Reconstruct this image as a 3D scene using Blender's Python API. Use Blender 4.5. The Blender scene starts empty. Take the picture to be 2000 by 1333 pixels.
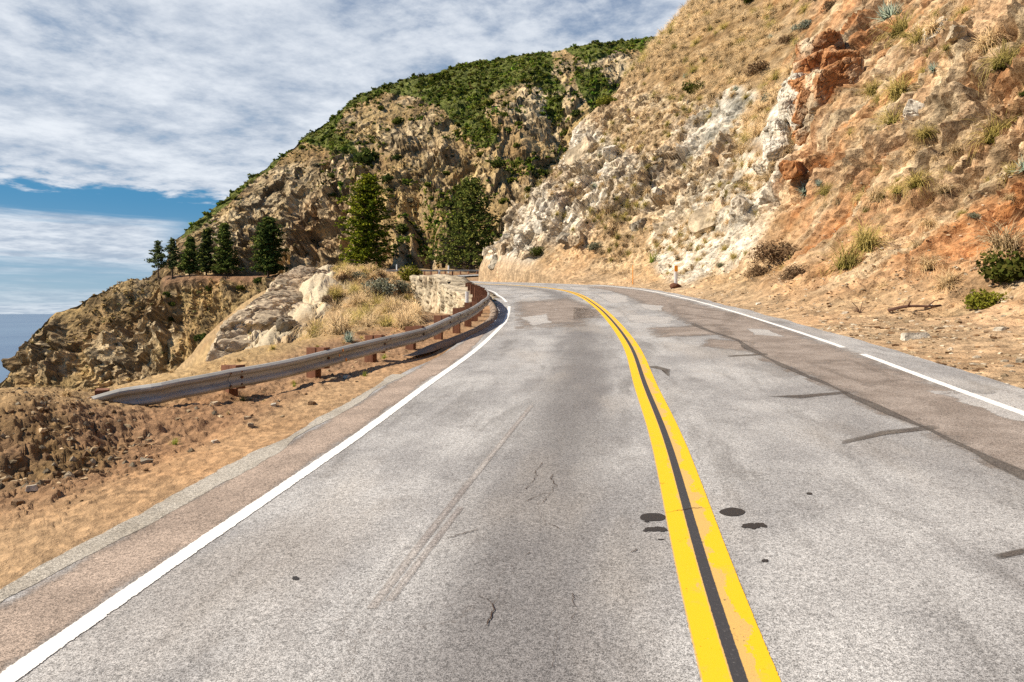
import bpy, math, random
import numpy as np
from mathutils import Vector, Matrix
from mathutils.bvhtree import BVHTree

rng = np.random.default_rng(7)
random.seed(7)
C = bpy.context.scene.collection
F, H, G, B = 1333.0, 1.9, 0.0735, 0.03          # focal length in photo pixels, eye height, road grade, bank


def P(px, py, Y):                                # a point of the place from its bearing and a distance
    return np.array([(px - 1000) / F * Y, Y, H - (py - 613) / F * Y])


def plane(X, Y):
    return G * Y + B * X


def road_pt(px, py):
    q = py - 515 + B * (px - 1000)
    Y = F * H / q
    return ((px - 1000) / F * Y, Y)


def proj(V):
    Y = np.maximum(V[..., 1], 0.3)
    return 1000 + F * V[..., 0] / Y, 613 - F * (V[..., 2] - H) / Y


# ------------------------------------------------------------------ noise
def _h(ix, iy, iz, seed):
    h = (ix.astype(np.int64) * 374761393 + iy.astype(np.int64) * 668265263 + iz.astype(np.int64) * 2147483647 + seed * 1274126177) & 0xFFFFFFFF
    h = ((h ^ (h >> 13)) * 1274126177) & 0xFFFFFFFF
    h = ((h ^ (h >> 16)) * 2246822519) & 0xFFFFFFFF
    return h ^ (h >> 15)


def _u(ix, iy, iz, seed):
    return _h(ix, iy, iz, seed).astype(np.float64) / 4294967295.0


def vnoise(p, seed=0):
    i = np.floor(p).astype(np.int64)
    f = p - i
    f = f * f * f * (f * (f * 6 - 15) + 10)
    out = 0
    for dx in (0, 1):
        wx = f[..., 0] if dx else 1 - f[..., 0]
        for dy in (0, 1):
            wy = f[..., 1] if dy else 1 - f[..., 1]
            for dz in (0, 1):
                wz = f[..., 2] if dz else 1 - f[..., 2]
                out = out + wx * wy * wz * _u(i[..., 0] + dx, i[..., 1] + dy, i[..., 2] + dz, seed)
    return out * 2 - 1


def fbm(p, octs=4, seed=0, gain=0.5, lac=2.03):
    a, s, t = 1.0, 0.0, 0.0
    for k in range(octs):
        s = s + a * vnoise(p, seed + k * 17)
        t += a
        a *= gain
        p = p * lac + 13.7
    return s / t


def ridged(p, octs=4, seed=0, gain=0.55):
    a, s, t = 1.0, 0.0, 0.0
    for k in range(octs):
        s = s + a * (1 - np.abs(vnoise(p, seed + k * 31)) * 2)
        t += a
        a *= gain
        p = p * 2.07 + 5.3
    return s / t


def blocks(p, seed=0, tilt=0.6):
    """broken rock: every cell is a tilted facet; returns height, edge distance, id"""
    sh = p.shape[:-1]
    p = p.reshape(-1, 3)
    i = np.floor(p).astype(np.int64)
    b1 = np.full(len(p), 9.0)
    b2 = np.full(len(p), 9.0)
    hh = np.zeros(len(p))
    idd = np.zeros(len(p))
    for dx in (-1, 0, 1):
        for dy in (-1, 0, 1):
            for dz in (-1, 0, 1):
                cx, cy, cz = i[:, 0] + dx, i[:, 1] + dy, i[:, 2] + dz
                r = _h(cx, cy, cz, seed)
                c = np.stack([cx + (r & 1023) / 1023.0, cy + ((r >> 10) & 1023) / 1023.0, cz + ((r >> 20) & 1023) / 1023.0], 1)
                d = p - c
                dd = (d * d).sum(1)
                r2 = _h(cx, cy, cz, seed + 5)
                n = np.stack([(r2 & 1023) / 511.5 - 1, ((r2 >> 10) & 1023) / 511.5 - 1, ((r2 >> 20) & 1023) / 511.5 - 1], 1)
                off = ((r2 >> 5) & 4095) / 2047.5 - 1
                val = (d * n).sum(1) * tilt + off * 0.5
                m = dd < b1
                b2 = np.where(m, b1, np.minimum(b2, dd))
                hh = np.where(m, val, hh)
                idd = np.where(m, (r & 65535) / 65535.0, idd)
                b1 = np.where(m, dd, b1)
    return hh.reshape(sh), (np.sqrt(b2) - np.sqrt(b1)).reshape(sh), idd.reshape(sh)


def sstep(a, b, x):
    t = np.clip((x - a) / (b - a), 0, 1)
    return t * t * (3 - 2 * t)


def inpoly(px, py, poly):
    poly = np.array(poly, float)
    ins = np.zeros(np.shape(px), bool)
    j = len(poly) - 1
    for i in range(len(poly)):
        xi, yi = poly[i]
        xj, yj = poly[j]
        c = ((yi > py) != (yj > py)) & (px < (xj - xi) * (py - yi) / (yj - yi + 1e-9) + xi)
        ins ^= c
        j = i
    return ins


def blob(px, py, cx, cy, rx, ry, ang=0, soft=0.35):
    a = math.radians(ang)
    dx, dy = px - cx, py - cy
    u = (dx * math.cos(a) - dy * math.sin(a)) / rx
    v = (dx * math.sin(a) + dy * math.cos(a)) / ry
    return 1 - sstep(1 - soft, 1 + soft, np.sqrt(u * u + v * v))


def catmull(pts, step):
    pts = [np.array(p, float) for p in pts]
    pts = [2 * pts[0] - pts[1]] + pts + [2 * pts[-1] - pts[-2]]
    out = []
    for i in range(1, len(pts) - 2):
        p0, p1, p2, p3 = pts[i - 1:i + 3]
        n = max(2, int(np.linalg.norm(p2 - p1) / 0.1))
        for t in np.linspace(0, 1, n, endpoint=False):
            out.append(0.5 * (2 * p1 + (p2 - p0) * t + (2 * p0 - 5 * p1 + 4 * p2 - p3) * t * t + (3 * p1 - p0 - 3 * p2 + p3) * t ** 3))
    out.append(pts[-2])
    out = np.array(out)
    for _ in range(2):
        k = 15
        pad = np.concatenate([out[:1].repeat(k, 0), out, out[-1:].repeat(k, 0)])
        sm = np.stack([np.convolve(pad[:, c], np.ones(2 * k + 1) / (2 * k + 1), 'valid') for c in range(out.shape[1])], 1)
        sm[0], sm[-1] = out[0], out[-1]
        out = sm
    s = np.concatenate([[0], np.cumsum(np.linalg.norm(np.diff(out[:, :2], axis=0), axis=1))])
    return out, s


class Path:
    def __init__(self, pts):
        self.p, self.s = catmull(pts, 0.1)
        self.L = self.s[-1]

    def at(self, s):
        s = np.asarray(s, float)
        q = np.stack([np.interp(s, self.s, self.p[:, c]) for c in range(self.p.shape[1])], -1)
        e = 0.5
        a = np.stack([np.interp(np.clip(s + e, 0, self.L), self.s, self.p[:, c]) for c in (0, 1)], -1)
        b = np.stack([np.interp(np.clip(s - e, 0, self.L), self.s, self.p[:, c]) for c in (0, 1)], -1)
        t = a - b
        t /= np.linalg.norm(t, axis=-1, keepdims=True)
        n = np.stack([t[..., 1], -t[..., 0]], -1)      # right hand normal
        return q, t, n


# ------------------------------------------------------------------ mesh helpers
def mesh_np(name, V, faces, mat, parent=None, col=None, uv=None, smooth=True):
    V = np.ascontiguousarray(V, np.float32).reshape(-1, 3)
    me = bpy.data.meshes.new(name)
    faces = faces if isinstance(faces, list) else [faces]
    faces = [np.asarray(f, np.int32) for f in faces if len(f)]
    nl = sum(f.size for f in faces)
    npoly = sum(len(f) for f in faces)
    me.vertices.add(len(V))
    me.vertices.foreach_set('co', V.ravel())
    me.loops.add(nl)
    li = np.concatenate([f.ravel() for f in faces])
    me.loops.foreach_set('vertex_index', li)
    me.polygons.add(npoly)
    tot = np.concatenate([np.full(len(f), f.shape[1], np.int32) for f in faces])
    st = np.concatenate([[0], np.cumsum(tot)[:-1]]).astype(np.int32)
    me.polygons.foreach_set('loop_start', st)
    me.polygons.foreach_set('use_smooth', np.full(npoly, bool(smooth)))
    me.update(calc_edges=True)
    if col is not None:
        a = me.color_attributes.new('Col', 'FLOAT_COLOR', 'POINT')
        c = np.ones((len(V), 4), np.float32)
        c[:, :3] = np.asarray(col, np.float32).reshape(-1, 3)
        a.data.foreach_set('color', c.ravel())
    if uv is not None:
        l = me.uv_layers.new(name='UVMap')
        l.data.foreach_set('uv', np.ascontiguousarray(uv, np.float32).reshape(-1, 2)[li].ravel())
    if mat:
        me.materials.append(mat)
    o = bpy.data.objects.new(name, me)
    C.objects.link(o)
    if parent:
        o.parent = parent
    return o


def grid_faces(nr, nc, flip=False):
    a = (np.arange(nr - 1)[:, None] * nc + np.arange(nc - 1)[None]).ravel()
    f = np.stack([a, a + 1, a + nc + 1, a + nc], 1)
    return f[:, ::-1] if flip else f


def tag(o, label=None, cat=None, group=None, kind=None):
    if label:
        o['label'] = label
    if cat:
        o['category'] = cat
    if group:
        o['group'] = group
    if kind:
        o['kind'] = kind
    return o


def empty(name, loc, label, cat, group=None):
    o = bpy.data.objects.new(name, None)
    C.objects.link(o)
    o.location = loc
    o.empty_display_size = 0.3
    return tag(o, label, cat, group)


def instance(src, loc, scale=(1, 1, 1), rot=(0, 0, 0)):
    o = src.copy()
    C.objects.link(o)
    o.location = loc
    o.scale = scale
    o.rotation_euler = rot
    return o


class MB:
    """collects solids into one mesh"""
    def __init__(self):
        self.v, self.f4, self.f3, self.n, self.c = [], [], [], 0, []

    def add(self, V, q=None, t=None, col=(1, 1, 1)):
        V = np.asarray(V, float).reshape(-1, 3)
        if q is not None and len(q):
            self.f4.append(np.asarray(q) + self.n)
        if t is not None and len(t):
            self.f3.append(np.asarray(t) + self.n)
        self.v.append(V)
        self.c.append(np.broadcast_to(np.asarray(col, float), V.shape))
        self.n += len(V)

    def box(self, c, sx, sy, sz, R=None, jit=0, col=(1, 1, 1), bev=0.0):
        V = np.array([[x, y, z] for z in (-.5, .5) for x, y in ((-.5, -.5), (.5, -.5), (.5, .5), (-.5, .5))]) * [sx, sy, sz]
        if jit:
            V = V + rng.normal(0, jit, V.shape)
        if R is not None:
            V = V @ np.asarray(R).T
        self.add(V + c, [[3, 2, 1, 0], [4, 5, 6, 7], [0, 1, 5, 4], [1, 2, 6, 5], [2, 3, 7, 6], [3, 0, 4, 7]], col=col)

    def tube(self, pts, rad, seg=7, col=(1, 1, 1)):
        pts = np.asarray(pts, float)
        n = len(pts)
        rad = np.broadcast_to(rad, (n,))
        rings = []
        for i in range(n):
            d = pts[min(i + 1, n - 1)] - pts[max(i - 1, 0)]
            d = d / (np.linalg.norm(d) + 1e-9)
            a = np.array([1, 0, 0]) if abs(d[0]) < 0.8 else np.array([0, 1, 0])
            u = np.cross(d, a)
            u /= np.linalg.norm(u)
            w = np.cross(d, u)
            th = np.arange(seg) * 2 * math.pi / seg
            rings.append(pts[i] + rad[i] * (np.cos(th)[:, None] * u + np.sin(th)[:, None] * w))
        V = np.concatenate(rings + [pts[:1], pts[-1:]])
        q, t = [], []
        for i in range(n - 1):
            for k in range(seg):
                q.append([i * seg + k, i * seg + (k + 1) % seg, (i + 1) * seg + (k + 1) % seg, (i + 1) * seg + k])
        for k in range(seg):
            t.append([n * seg, (k + 1) % seg, k])
            t.append([n * seg + 1, (n - 1) * seg + k, (n - 1) * seg + (k + 1) % seg])
        self.add(V, q, t, col)

    def build(self, name, mat, parent=None, smooth=False, uv=None):
        fs = []
        if self.f4:
            fs.append(np.concatenate(self.f4))
        if self.f3:
            fs.append(np.concatenate(self.f3))
        return mesh_np(name, np.concatenate(self.v), fs, mat, parent, np.concatenate(self.c), uv, smooth)


# ------------------------------------------------------------------ materials
class NT:
    def __init__(self, nt):
        self.t = nt
        nt.nodes.clear()

    def n(self, typ, ins=None, **kw):
        nd = self.t.nodes.new('ShaderNode' + typ)
        for k, v in kw.items():
            setattr(nd, k, v)
        for k, v in (ins or {}).items():
            s = nd.inputs[k]
            if isinstance(v, bpy.types.NodeSocket):
                self.t.links.new(v, s)
            else:
                s.default_value = v
        return nd

    def math(self, op, a, b=0.0, c=0.0, clamp=False):
        return self.n('Math', {0: a, 1: b, 2: c}, operation=op, use_clamp=clamp).outputs[0]

    def mix(self, fac, a, b, blend='MIX'):
        nd = self.n('Mix', data_type='RGBA', blend_type=blend)
        for s, v in ((0, fac), (6, a), (7, b)):
            if isinstance(v, bpy.types.NodeSocket):
                self.t.links.new(v, nd.inputs[s])
            else:
                nd.inputs[s].default_value = v if s == 0 else (*v, 1)
        return nd.outputs[2]

    def noise(self, vec, scale, detail=4, rough=0.55, dist=0.0):
        return self.n('TexNoise', {'Vector': vec, 'Scale': scale, 'Detail': detail, 'Roughness': rough, 'Distortion': dist}).outputs[0]

    def vor(self, vec, scale, feature='F1', out=0, rand=1.0):
        return self.n('TexVoronoi', {'Vector': vec, 'Scale': scale, 'Randomness': rand}, feature=feature).outputs[out]

    def ramp(self, x, a, b, lo=0.0, hi=1.0):
        return self.n('MapRange', {0: x, 1: a, 2: b, 3: lo, 4: hi}, interpolation_type='SMOOTHSTEP').outputs[0]

    def pos(self):
        return self.n('NewGeometry').outputs['Position']

    def objpos(self):
        return self.n('TexCoord').outputs['Object']

    def col(self):
        return self.n('Attribute', attribute_name='Col').outputs['Color']

    def scale_vec(self, v, s):
        return self.n('VectorMath', {0: v, 1: s}, operation='MULTIPLY').outputs[0]

    def bump(self, h, strength=1.0, dist=0.02, normal=None):
        i = {'Height': h, 'Strength': strength, 'Distance': dist}
        if normal is not None:
            i['Normal'] = normal
        return self.n('Bump', i).outputs[0]

    def out(self, shader):
        o = self.n('OutputMaterial')
        self.t.links.new(shader, o.inputs[0])

    def princ(self, color, rough=0.9, normal=None, metal=0.0, spec=0.3, alpha=None):
        i = {'Base Color': color if isinstance(color, bpy.types.NodeSocket) else (*color, 1), 'Roughness': rough, 'Metallic': metal, 'Specular IOR Level': spec}
        if normal is not None:
            i['Normal'] = normal
        if alpha is not None:
            i['Alpha'] = alpha
        return self.n('BsdfPrincipled', i).outputs[0]


def newmat(name):
    m = bpy.data.materials.new(name)
    m.use_nodes = True
    return m, NT(m.node_tree)


def mat_terrain(name, s1, s2, s3, b1, b2, spread=0.5, crack=0.0, cs=1.0):
    """earth and rock; colour comes from the mesh, grain from the noise"""
    m, t = newmat(name)
    p = t.pos()
    n1 = t.noise(p, s1, 5, 0.6)
    n2 = t.noise(p, s2, 5, 0.65)
    n3 = t.noise(p, s3, 3, 0.7)
    k = t.math('ADD', t.math('MULTIPLY', n1, 0.6), t.math('ADD', t.math('MULTIPLY', n2, 0.8), t.math('MULTIPLY', n3, 0.6)))
    k = t.ramp(k, 0.72, 1.28, 1 - spread, 1 + spread * 0.7)
    c = t.mix(1.0, t.col(), t.n('CombineColor', {0: k, 1: k, 2: k}).outputs[0], 'MULTIPLY')
    hue = t.noise(p, s1 * 0.7, 3)
    c = t.mix(t.ramp(hue, 0.45, 0.75, 0, 0.35), c, t.mix(1.0, c, (1.12, 0.86, 0.62), 'MULTIPLY'))
    wq = t.n('VectorMath', {0: p, 1: t.n('VectorMath', {0: t.n('TexNoise', {'Vector': p, 'Scale': s2, 'Detail': 3.0}).outputs[1], 1: (0.5 / s2, 0.5 / s2, 0.5 / s2)}, operation='MULTIPLY').outputs[0]}, operation='ADD').outputs[0]
    vf = t.vor(wq, s2 * 1.3, 'F1')
    h = t.math('ADD', t.math('MULTIPLY', n2, 1.0), t.math('ADD', t.math('MULTIPLY', n3, 0.45), t.math('MULTIPLY', vf, 0.8)))
    if crack:
        v = t.vor(t.n('VectorMath', {0: p, 1: t.n('VectorMath', {0: t.n('TexNoise', {'Vector': p, 'Scale': s1 * 1.5, 'Detail': 3.0}).outputs[1], 1: (0.7, 0.7, 0.7)}, operation='MULTIPLY').outputs[0]}, operation='ADD').outputs[0], cs, 'DISTANCE_TO_EDGE')
        e = t.ramp(v, 0.0, 0.05)
        c = t.mix(t.math('MULTIPLY', t.math('SUBTRACT', 1.0, e), crack), c, t.mix(1.0, c, (0.45, 0.38, 0.3), 'MULTIPLY'))
        h = t.math('ADD', h, t.math('MULTIPLY', e, 0.35))
    bn = t.bump(h, b1, b2)
    t.out(t.princ(c, 0.95, bn, spec=0.15))
    return m


def mat_leaf(name, rand=0.35, trans=0.3, tint=(1.25, 1.05, 0.75), lift=0.35):
    m, t = newmat(name)
    r = t.n('ObjectInfo').outputs['Random']
    k = t.n('MapRange', {0: r, 1: 0.0, 2: 1.0, 3: 1 - rand, 4: 1 + rand}).outputs[0]
    c = t.mix(1.0, t.col(), t.n('CombineColor', {0: k, 1: k, 2: k}).outputs[0], 'MULTIPLY')
    r2 = t.math('FRACT', t.math('MULTIPLY', r, 17.31))
    c = t.mix(t.math('MULTIPLY', r2, 0.6), c, t.mix(1.0, c, tint, 'MULTIPLY'))
    nrm = t.n('VectorMath', {0: t.n('Mix', {0: lift}, data_type='VECTOR').outputs[1]}, operation='NORMALIZE')
    mx = nrm.inputs[0].links[0].from_node
    t.t.links.new(t.n('NewGeometry').outputs['Normal'], mx.inputs[4])
    mx.inputs[5].default_value = (-0.35, -0.1, 0.93)
    d = t.n('BsdfDiffuse', {'Color': c, 'Normal': nrm.outputs[0]}).outputs[0]
    tr = t.n('BsdfTranslucent', {'Color': c}).outputs[0]
    t.out(t.n('MixShader', {0: trans, 1: d, 2: tr}).outputs[0])
    return m


def mat_simple(name, col, rough=0.7, var=0.3, scale=6.0, metal=0.0, bump=0.3, bd=0.01, stretch=(1, 1, 1), dark=(0.4, 0.3, 0.2)):
    m, t = newmat(name)
    p = t.scale_vec(t.objpos(), stretch)
    n = t.noise(p, scale, 6, 0.65)
    n2 = t.noise(p, scale * 7, 4, 0.6)
    c = t.mix(t.ramp(n, 0.4, 0.75, 0, 1), col, tuple(a * (1 - var) + a * b * var for a, b in zip(col, dark)))
    c = t.mix(t.ramp(n2, 0.5, 0.8, 0, var), c, tuple(a * 0.5 for a in col))
    t.out(t.princ(c, rough, t.bump(n2, bump, bd), metal))
    return m


M = {}
M['hill'] = mat_terrain('hill_rock', 0.35, 2.6, 16.0, 0.95, 0.11, 0.5)
M['mount'] = mat_terrain('mountain_rock', 0.09, 0.5, 2.2, 0.9, 0.55, 0.5)
M['dirt'] = mat_terrain('dirt', 0.5, 7.0, 48.0, 0.9, 0.03, 0.3)
M['rock'] = mat_terrain('boulder_stone', 0.6, 3.0, 18.0, 0.8, 0.045, 0.45)
M['leaf'] = mat_leaf('leaf', 0.25, 0.25, (1.2, 1.05, 0.8))
M['needle'] = mat_leaf('needle', 0.12, 0.25, (1.1, 1.0, 0.9), 0.5)
M['straw'] = mat_leaf('straw', 0.2, 0.35, (1.05, 0.98, 0.85), 0.6)
M['bark'] = mat_simple('bark', (0.11, 0.075, 0.05), 0.9, 0.5, 3, stretch=(1, 1, .3))
M['wood'] = mat_simple('post_wood', (0.21, 0.09, 0.048), 0.85, 0.55, 5, stretch=(2, 2, .35), dark=(.35, .3, .3))
M['white_post'] = mat_simple('white_plastic', (0.8, 0.79, 0.76), 0.5, 0.15, 5)
M['orange'] = mat_simple('orange_reflector', (0.85, 0.3, 0.02), 0.4, 0.1, 9)
M['steel'] = mat_simple('grey_steel', (0.4, 0.41, 0.42), 0.5, 0.3, 6, 0.4)
M['rust'] = mat_simple('rusty_base', (0.12, 0.05, 0.025), 0.9, 0.5, 8)
M['branch'] = mat_simple('dead_wood', (0.14, 0.075, 0.05), 0.9, 0.5, 6)


def mat_rail():
    m, t = newmat('galvanised_rail')
    p = t.objpos()
    n = t.noise(t.scale_vec(p, (1, 1, 5)), 1.1, 5, 0.6)
    n2 = t.noise(t.scale_vec(p, (1, 1, 3)), 7, 4, 0.6)
    c = t.mix(t.ramp(n, 0.38, 0.66), (0.40, 0.395, 0.37), (0.28, 0.27, 0.245))
    c = t.mix(t.ramp(n2, 0.55, 0.75, 0, 0.45), c, (0.2, 0.17, 0.12))
    t.out(t.princ(c, 0.65, None, 0.0, 0.4))
    return m


M['rail'] = mat_rail()


def uvnodes(t):
    uv = t.n('UVMap', uv_map='UVMap').outputs[0]
    s = t.n('SeparateXYZ', {0: uv})
    return uv, s.outputs[0], s.outputs[1]


def asphalt_color(t, base, dark, tan):
    p = t.pos()
    g1 = t.noise(p, 190, 2, 0.7)
    g2 = t.noise(p, 85, 3, 0.75)
    g3 = t.noise(p, 36, 3, 0.65)
    gr = t.math('ADD', t.math('MULTIPLY', g1, 0.5), t.math('ADD', t.math('MULTIPLY', g2, 0.35), t.math('MULTIPLY', g3, 0.2)))
    k = t.ramp(gr, 0.42, 0.64, 0.3, 1.64)
    return p, k, gr


def mat_road():
    m, t = newmat('old_asphalt')
    uv, u, v = uvnodes(t)
    p, k, gr = asphalt_color(t, None, None, None)
    st = t.noise(t.scale_vec(uv, (1.6, 0.28, 1)), 1.0, 6, 0.62, 0.6)       # streaks running along the lane
    bl = t.noise(t.scale_vec(uv, (0.9, 0.5, 1)), 0.9, 5, 0.6)
    tr = t.noise(t.scale_vec(uv, (0.5, 2.6, 1)), 1.3, 5, 0.65)            # cross-wise smears
    c = t.mix(t.ramp(bl, 0.35, 0.65), (0.29, 0.281, 0.272), (0.43, 0.419, 0.40))
    # oil-dark stripe in the middle of each lane
    d1 = t.math('ABSOLUTE', t.math('ADD', u, 1.1))
    mid = t.ramp(t.math('ADD', d1, t.math('MULTIPLY', t.math('SUBTRACT', st, 0.5), 1.8)), 0.1, 0.85, 1, 0)
    c = t.mix(t.math('MULTIPLY', mid, 0.75), c, (0.15, 0.14, 0.135))
    d2 = t.math('ABSOLUTE', t.math('SUBTRACT', u, 2.3))
    mid2 = t.ramp(t.math('ADD', d2, t.math('MULTIPLY', t.math('SUBTRACT', bl, 0.5), 2.2)), 0.1, 0.9, 1, 0)
    c = t.mix(t.math('MULTIPLY', mid2, 0.18), c, (0.17, 0.155, 0.145))
    c = t.mix(t.ramp(st, 0.48, 0.68, 0, 0.6), c, (0.17, 0.16, 0.15))
    sp = t.noise(p, 2.6, 7, 0.72)
    c = t.mix(t.ramp(sp, 0.52, 0.68, 0, 0.32), c, (0.14, 0.128, 0.12))
    c = t.mix(t.ramp(tr, 0.56, 0.75, 0, 0.2), c, (0.16, 0.15, 0.145))
    warm = t.noise(t.scale_vec(uv, (0.7, 0.25, 1)), 0.8, 4)
    c = t.mix(t.ramp(warm, 0.5, 0.66, 0, 0.28), c, (0.43, 0.38, 0.32))
    c = t.mix(1.0, c, t.n('CombineColor', {0: k, 1: k, 2: k}).outputs[0], 'MULTIPLY')
    # hair cracks
    wv = t.n('VectorMath', {0: uv, 1: t.n('VectorMath', {0: t.n('TexNoise', {'Vector': uv, 'Scale': 2.2, 'Detail': 5.0, 'Roughness': 0.7}).outputs[1], 1: (0.6, 0.6, 0)}, operation='MULTIPLY').outputs[0]}, operation='ADD').outputs[0]
    e = t.vor(t.scale_vec(wv, (0.8, 0.4, 1)), 0.8, 'DISTANCE_TO_EDGE')
    gate = t.ramp(t.noise(uv, 0.7, 3), 0.52, 0.6)
    cr = t.math('MULTIPLY', t.math('MULTIPLY', t.ramp(e, 0.0, 0.004, 1, 0), gate), 0.35)
    c = t.mix(t.math('MULTIPLY', cr, 0.75), c, (0.09, 0.06, 0.04))
    h = t.math('SUBTRACT', gr, t.math('MULTIPLY', cr, 0.8))
    t.out(t.princ(c, 0.85, t.bump(h, 0.7, 0.006), spec=0.25))
    return m


def mat_patch(name, a, b, grain=True, alpha_noise=True, edge=0.06):
    """thin repair or wear sheet; uv.x is 0 at the middle and 1 at the ragged rim"""
    m, t = newmat(name)
    uv, u, v = uvnodes(t)
    p, k, gr = asphalt_color(t, None, None, None)
    n = t.noise(p, 1.6, 6, 0.65)
    c = t.mix(t.ramp(n, 0.35, 0.68), a, b)
    c = t.mix(1.0, c, t.n('CombineColor', {0: k, 1: k, 2: k}).outputs[0], 'MULTIPLY')
    en = t.noise(p, 2.2, 7, 0.7)
    al = t.math('ADD', u, t.math('MULTIPLY', t.math('SUBTRACT', en, 0.5), 1.1))
    al = t.ramp(al, 0.8 - edge * 2, 0.8 + edge * 2, 1, 0)
    al = t.math('MULTIPLY', al, t.ramp(u, 0.93, 0.99, 1, 0))
    s = t.princ(c, 0.88, t.bump(gr, 0.6, 0.006), spec=0.2)
    t.out(t.n('MixShader', {0: al, 1: t.n('BsdfTransparent').outputs[0], 2: s}).outputs[0])
    return m


def mat_white():
    m, t = newmat('white_line_paint')
    uv, u, v = uvnodes(t)
    p = t.pos()
    n = t.noise(p, 9, 6, 0.7)
    g = t.noise(p, 120, 3, 0.7)
    c = t.mix(t.ramp(g, 0.45, 0.75, 0, 0.35), (0.80, 0.78, 0.73), (0.55, 0.51, 0.45))
    c = t.mix(t.ramp(n, 0.55, 0.75, 0, 0.4), c, (0.66, 0.58, 0.49))
    a = t.math('ADD', t.math('ABSOLUTE', u), t.math('MULTIPLY', t.math('SUBTRACT', t.noise(p, 14, 6, 0.75), 0.5), 0.06))
    al = t.ramp(a, 0.061, 0.067, 1, 0)
    chip = t.ramp(t.math('ADD', t.noise(p, 45, 5, 0.75), t.math('MULTIPLY', n, 0.4)), 0.86, 0.9, 1, 0)
    al = t.math('MULTIPLY', al, chip)
    s = t.princ(c, 0.7, t.bump(g, 0.3, 0.003))
    t.out(t.n('MixShader', {0: al, 1: t.n('BsdfTransparent').outputs[0], 2: s}).outputs[0])
    return m


def mat_yellow():
    m, t = newmat('yellow_line_paint')
    uv, u, v = uvnodes(t)
    p = t.pos()
    w = t.math('MULTIPLY', t.math('SUBTRACT', t.noise(t.scale_vec(uv, (3, 1.6, 3)), 1.3, 8, 0.7), 0.5), 0.5)
    w2 = t.math('MULTIPLY', t.math('SUBTRACT', t.noise(t.scale_vec(uv, (3, 1.4, 3)), 1.9, 8, 0.72), 0.5), 0.45)
    fine = t.math('MULTIPLY', t.math('SUBTRACT', t.noise(p, 40, 4, 0.7), 0.5), 0.01)
    g = t.noise(p, 150, 3, 0.7)
    yel = t.mix(t.ramp(g, 0.5, 0.8, 0, 0.4), (0.79, 0.455, 0.010), (0.58, 0.32, 0.03))
    yel = t.mix(t.ramp(t.noise(p, 5, 6, 0.75), 0.55, 0.7, 0, 0.7), yel, (0.70, 0.38, 0.06))
    tan = t.mix(t.ramp(g, 0.4, 0.7), (0.64, 0.40, 0.11), (0.5, 0.31, 0.11))
    blk = t.mix(t.ramp(t.noise(p, 60, 4, 0.7), 0.55, 0.8), (0.045, 0.043, 0.045), (0.14, 0.13, 0.125))
    ub = t.math('ADD', u, fine)
    # ragged new coat of paint over the older tan coat, black strip between the two lines
    left = t.ramp(t.math('ADD', ub, t.math('MAXIMUM', t.math('SUBTRACT', w2, 0.03), 0.0)), -0.045, -0.042, 1, 0)
    rightp = t.ramp(t.math('ADD', ub, w), 0.085, 0.088)
    c = t.mix(rightp, tan, yel)
    black = t.ramp(t.math('ABSOLUTE', t.math('ADD', ub, 0.002)), 0.032, 0.036, 1, 0)
    c = t.mix(t.ramp(ub, -0.0385, -0.0375, 1, 0), c, tan)
    c = t.mix(t.math('MULTIPLY', left, t.ramp(ub, -0.168, -0.165)), c, yel)
    c = t.mix(black, c, blk)
    al = t.ramp(t.math('ADD', t.math('ABSOLUTE', u), t.math('MULTIPLY', fine, 1.5)), 0.172, 0.177, 1, 0)
    chip = t.ramp(t.math('ADD', t.noise(p, 55, 5, 0.75), t.math('MULTIPLY', t.noise(p, 6, 4), 0.5)), 0.93, 0.97, 1, 0)
    al = t.math('MULTIPLY', al, t.math('MAXIMUM', chip, black))
    s = t.princ(c, 0.65, t.bump(g, 0.3, 0.003))
    t.out(t.n('MixShader', {0: al, 1: t.n('BsdfTransparent').outputs[0], 2: s}).outputs[0])
    return m


M['road'] = mat_road()
M['white'] = mat_white()
M['yellow'] = mat_yellow()

# ------------------------------------------------------------------ the road
centre = Path([(-1.3, -14), (-0.2, -6), (0.55, -1), (1.0, 3.0), (1.34, 5.25), (1.68, 7.4), (2.0, 10.3), (2.57, 14.5), (3.13, 21.1), (3.58, 28.9), (3.8, 38), (3.5, 45), (2.4, 52), (0.3, 59), (-2.8, 66), (-6.5, 73), (-10.5, 82), (-13.5, 92), (-14.5, 103), (-13, 114), (-8, 123), (0, 129), (12, 133), (30, 136)])
cY = centre.p[:, 1]
s_of_Y = lambda Y: np.interp(Y, cY[:np.argmax(cY > 120)], centre.s[:np.argmax(cY > 120)])
kY = np.array([-14, 4, 8, 14, 22, 30, 42, 55, 70, 140])
kS = s_of_Y(np.minimum(kY, 119))
kS[-1] = centre.L
offL = lambda s: np.interp(s, kS, [3.42, 3.42, 3.42, 3.42, 3.43, 3.75, 4.6, 4.4, 4.3, 4.2])
offR = lambda s: np.interp(s, kS, [4.13, 4.13, 4.12, 4.2, 4.35, 4.5, 4.55, 4.3, 4.1, 4.1])
edgeL = lambda s: np.interp(s, kS, [4.3, 4.25, 4.2, 4.1, 3.85, 4.3, 5.1, 5.1, 5.0, 5.0])
edgeR = lambda s: np.interp(s, kS, [4.95, 4.95, 4.9, 4.9, 4.95, 5.05, 5.1, 4.9, 4.7, 4.7])


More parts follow.
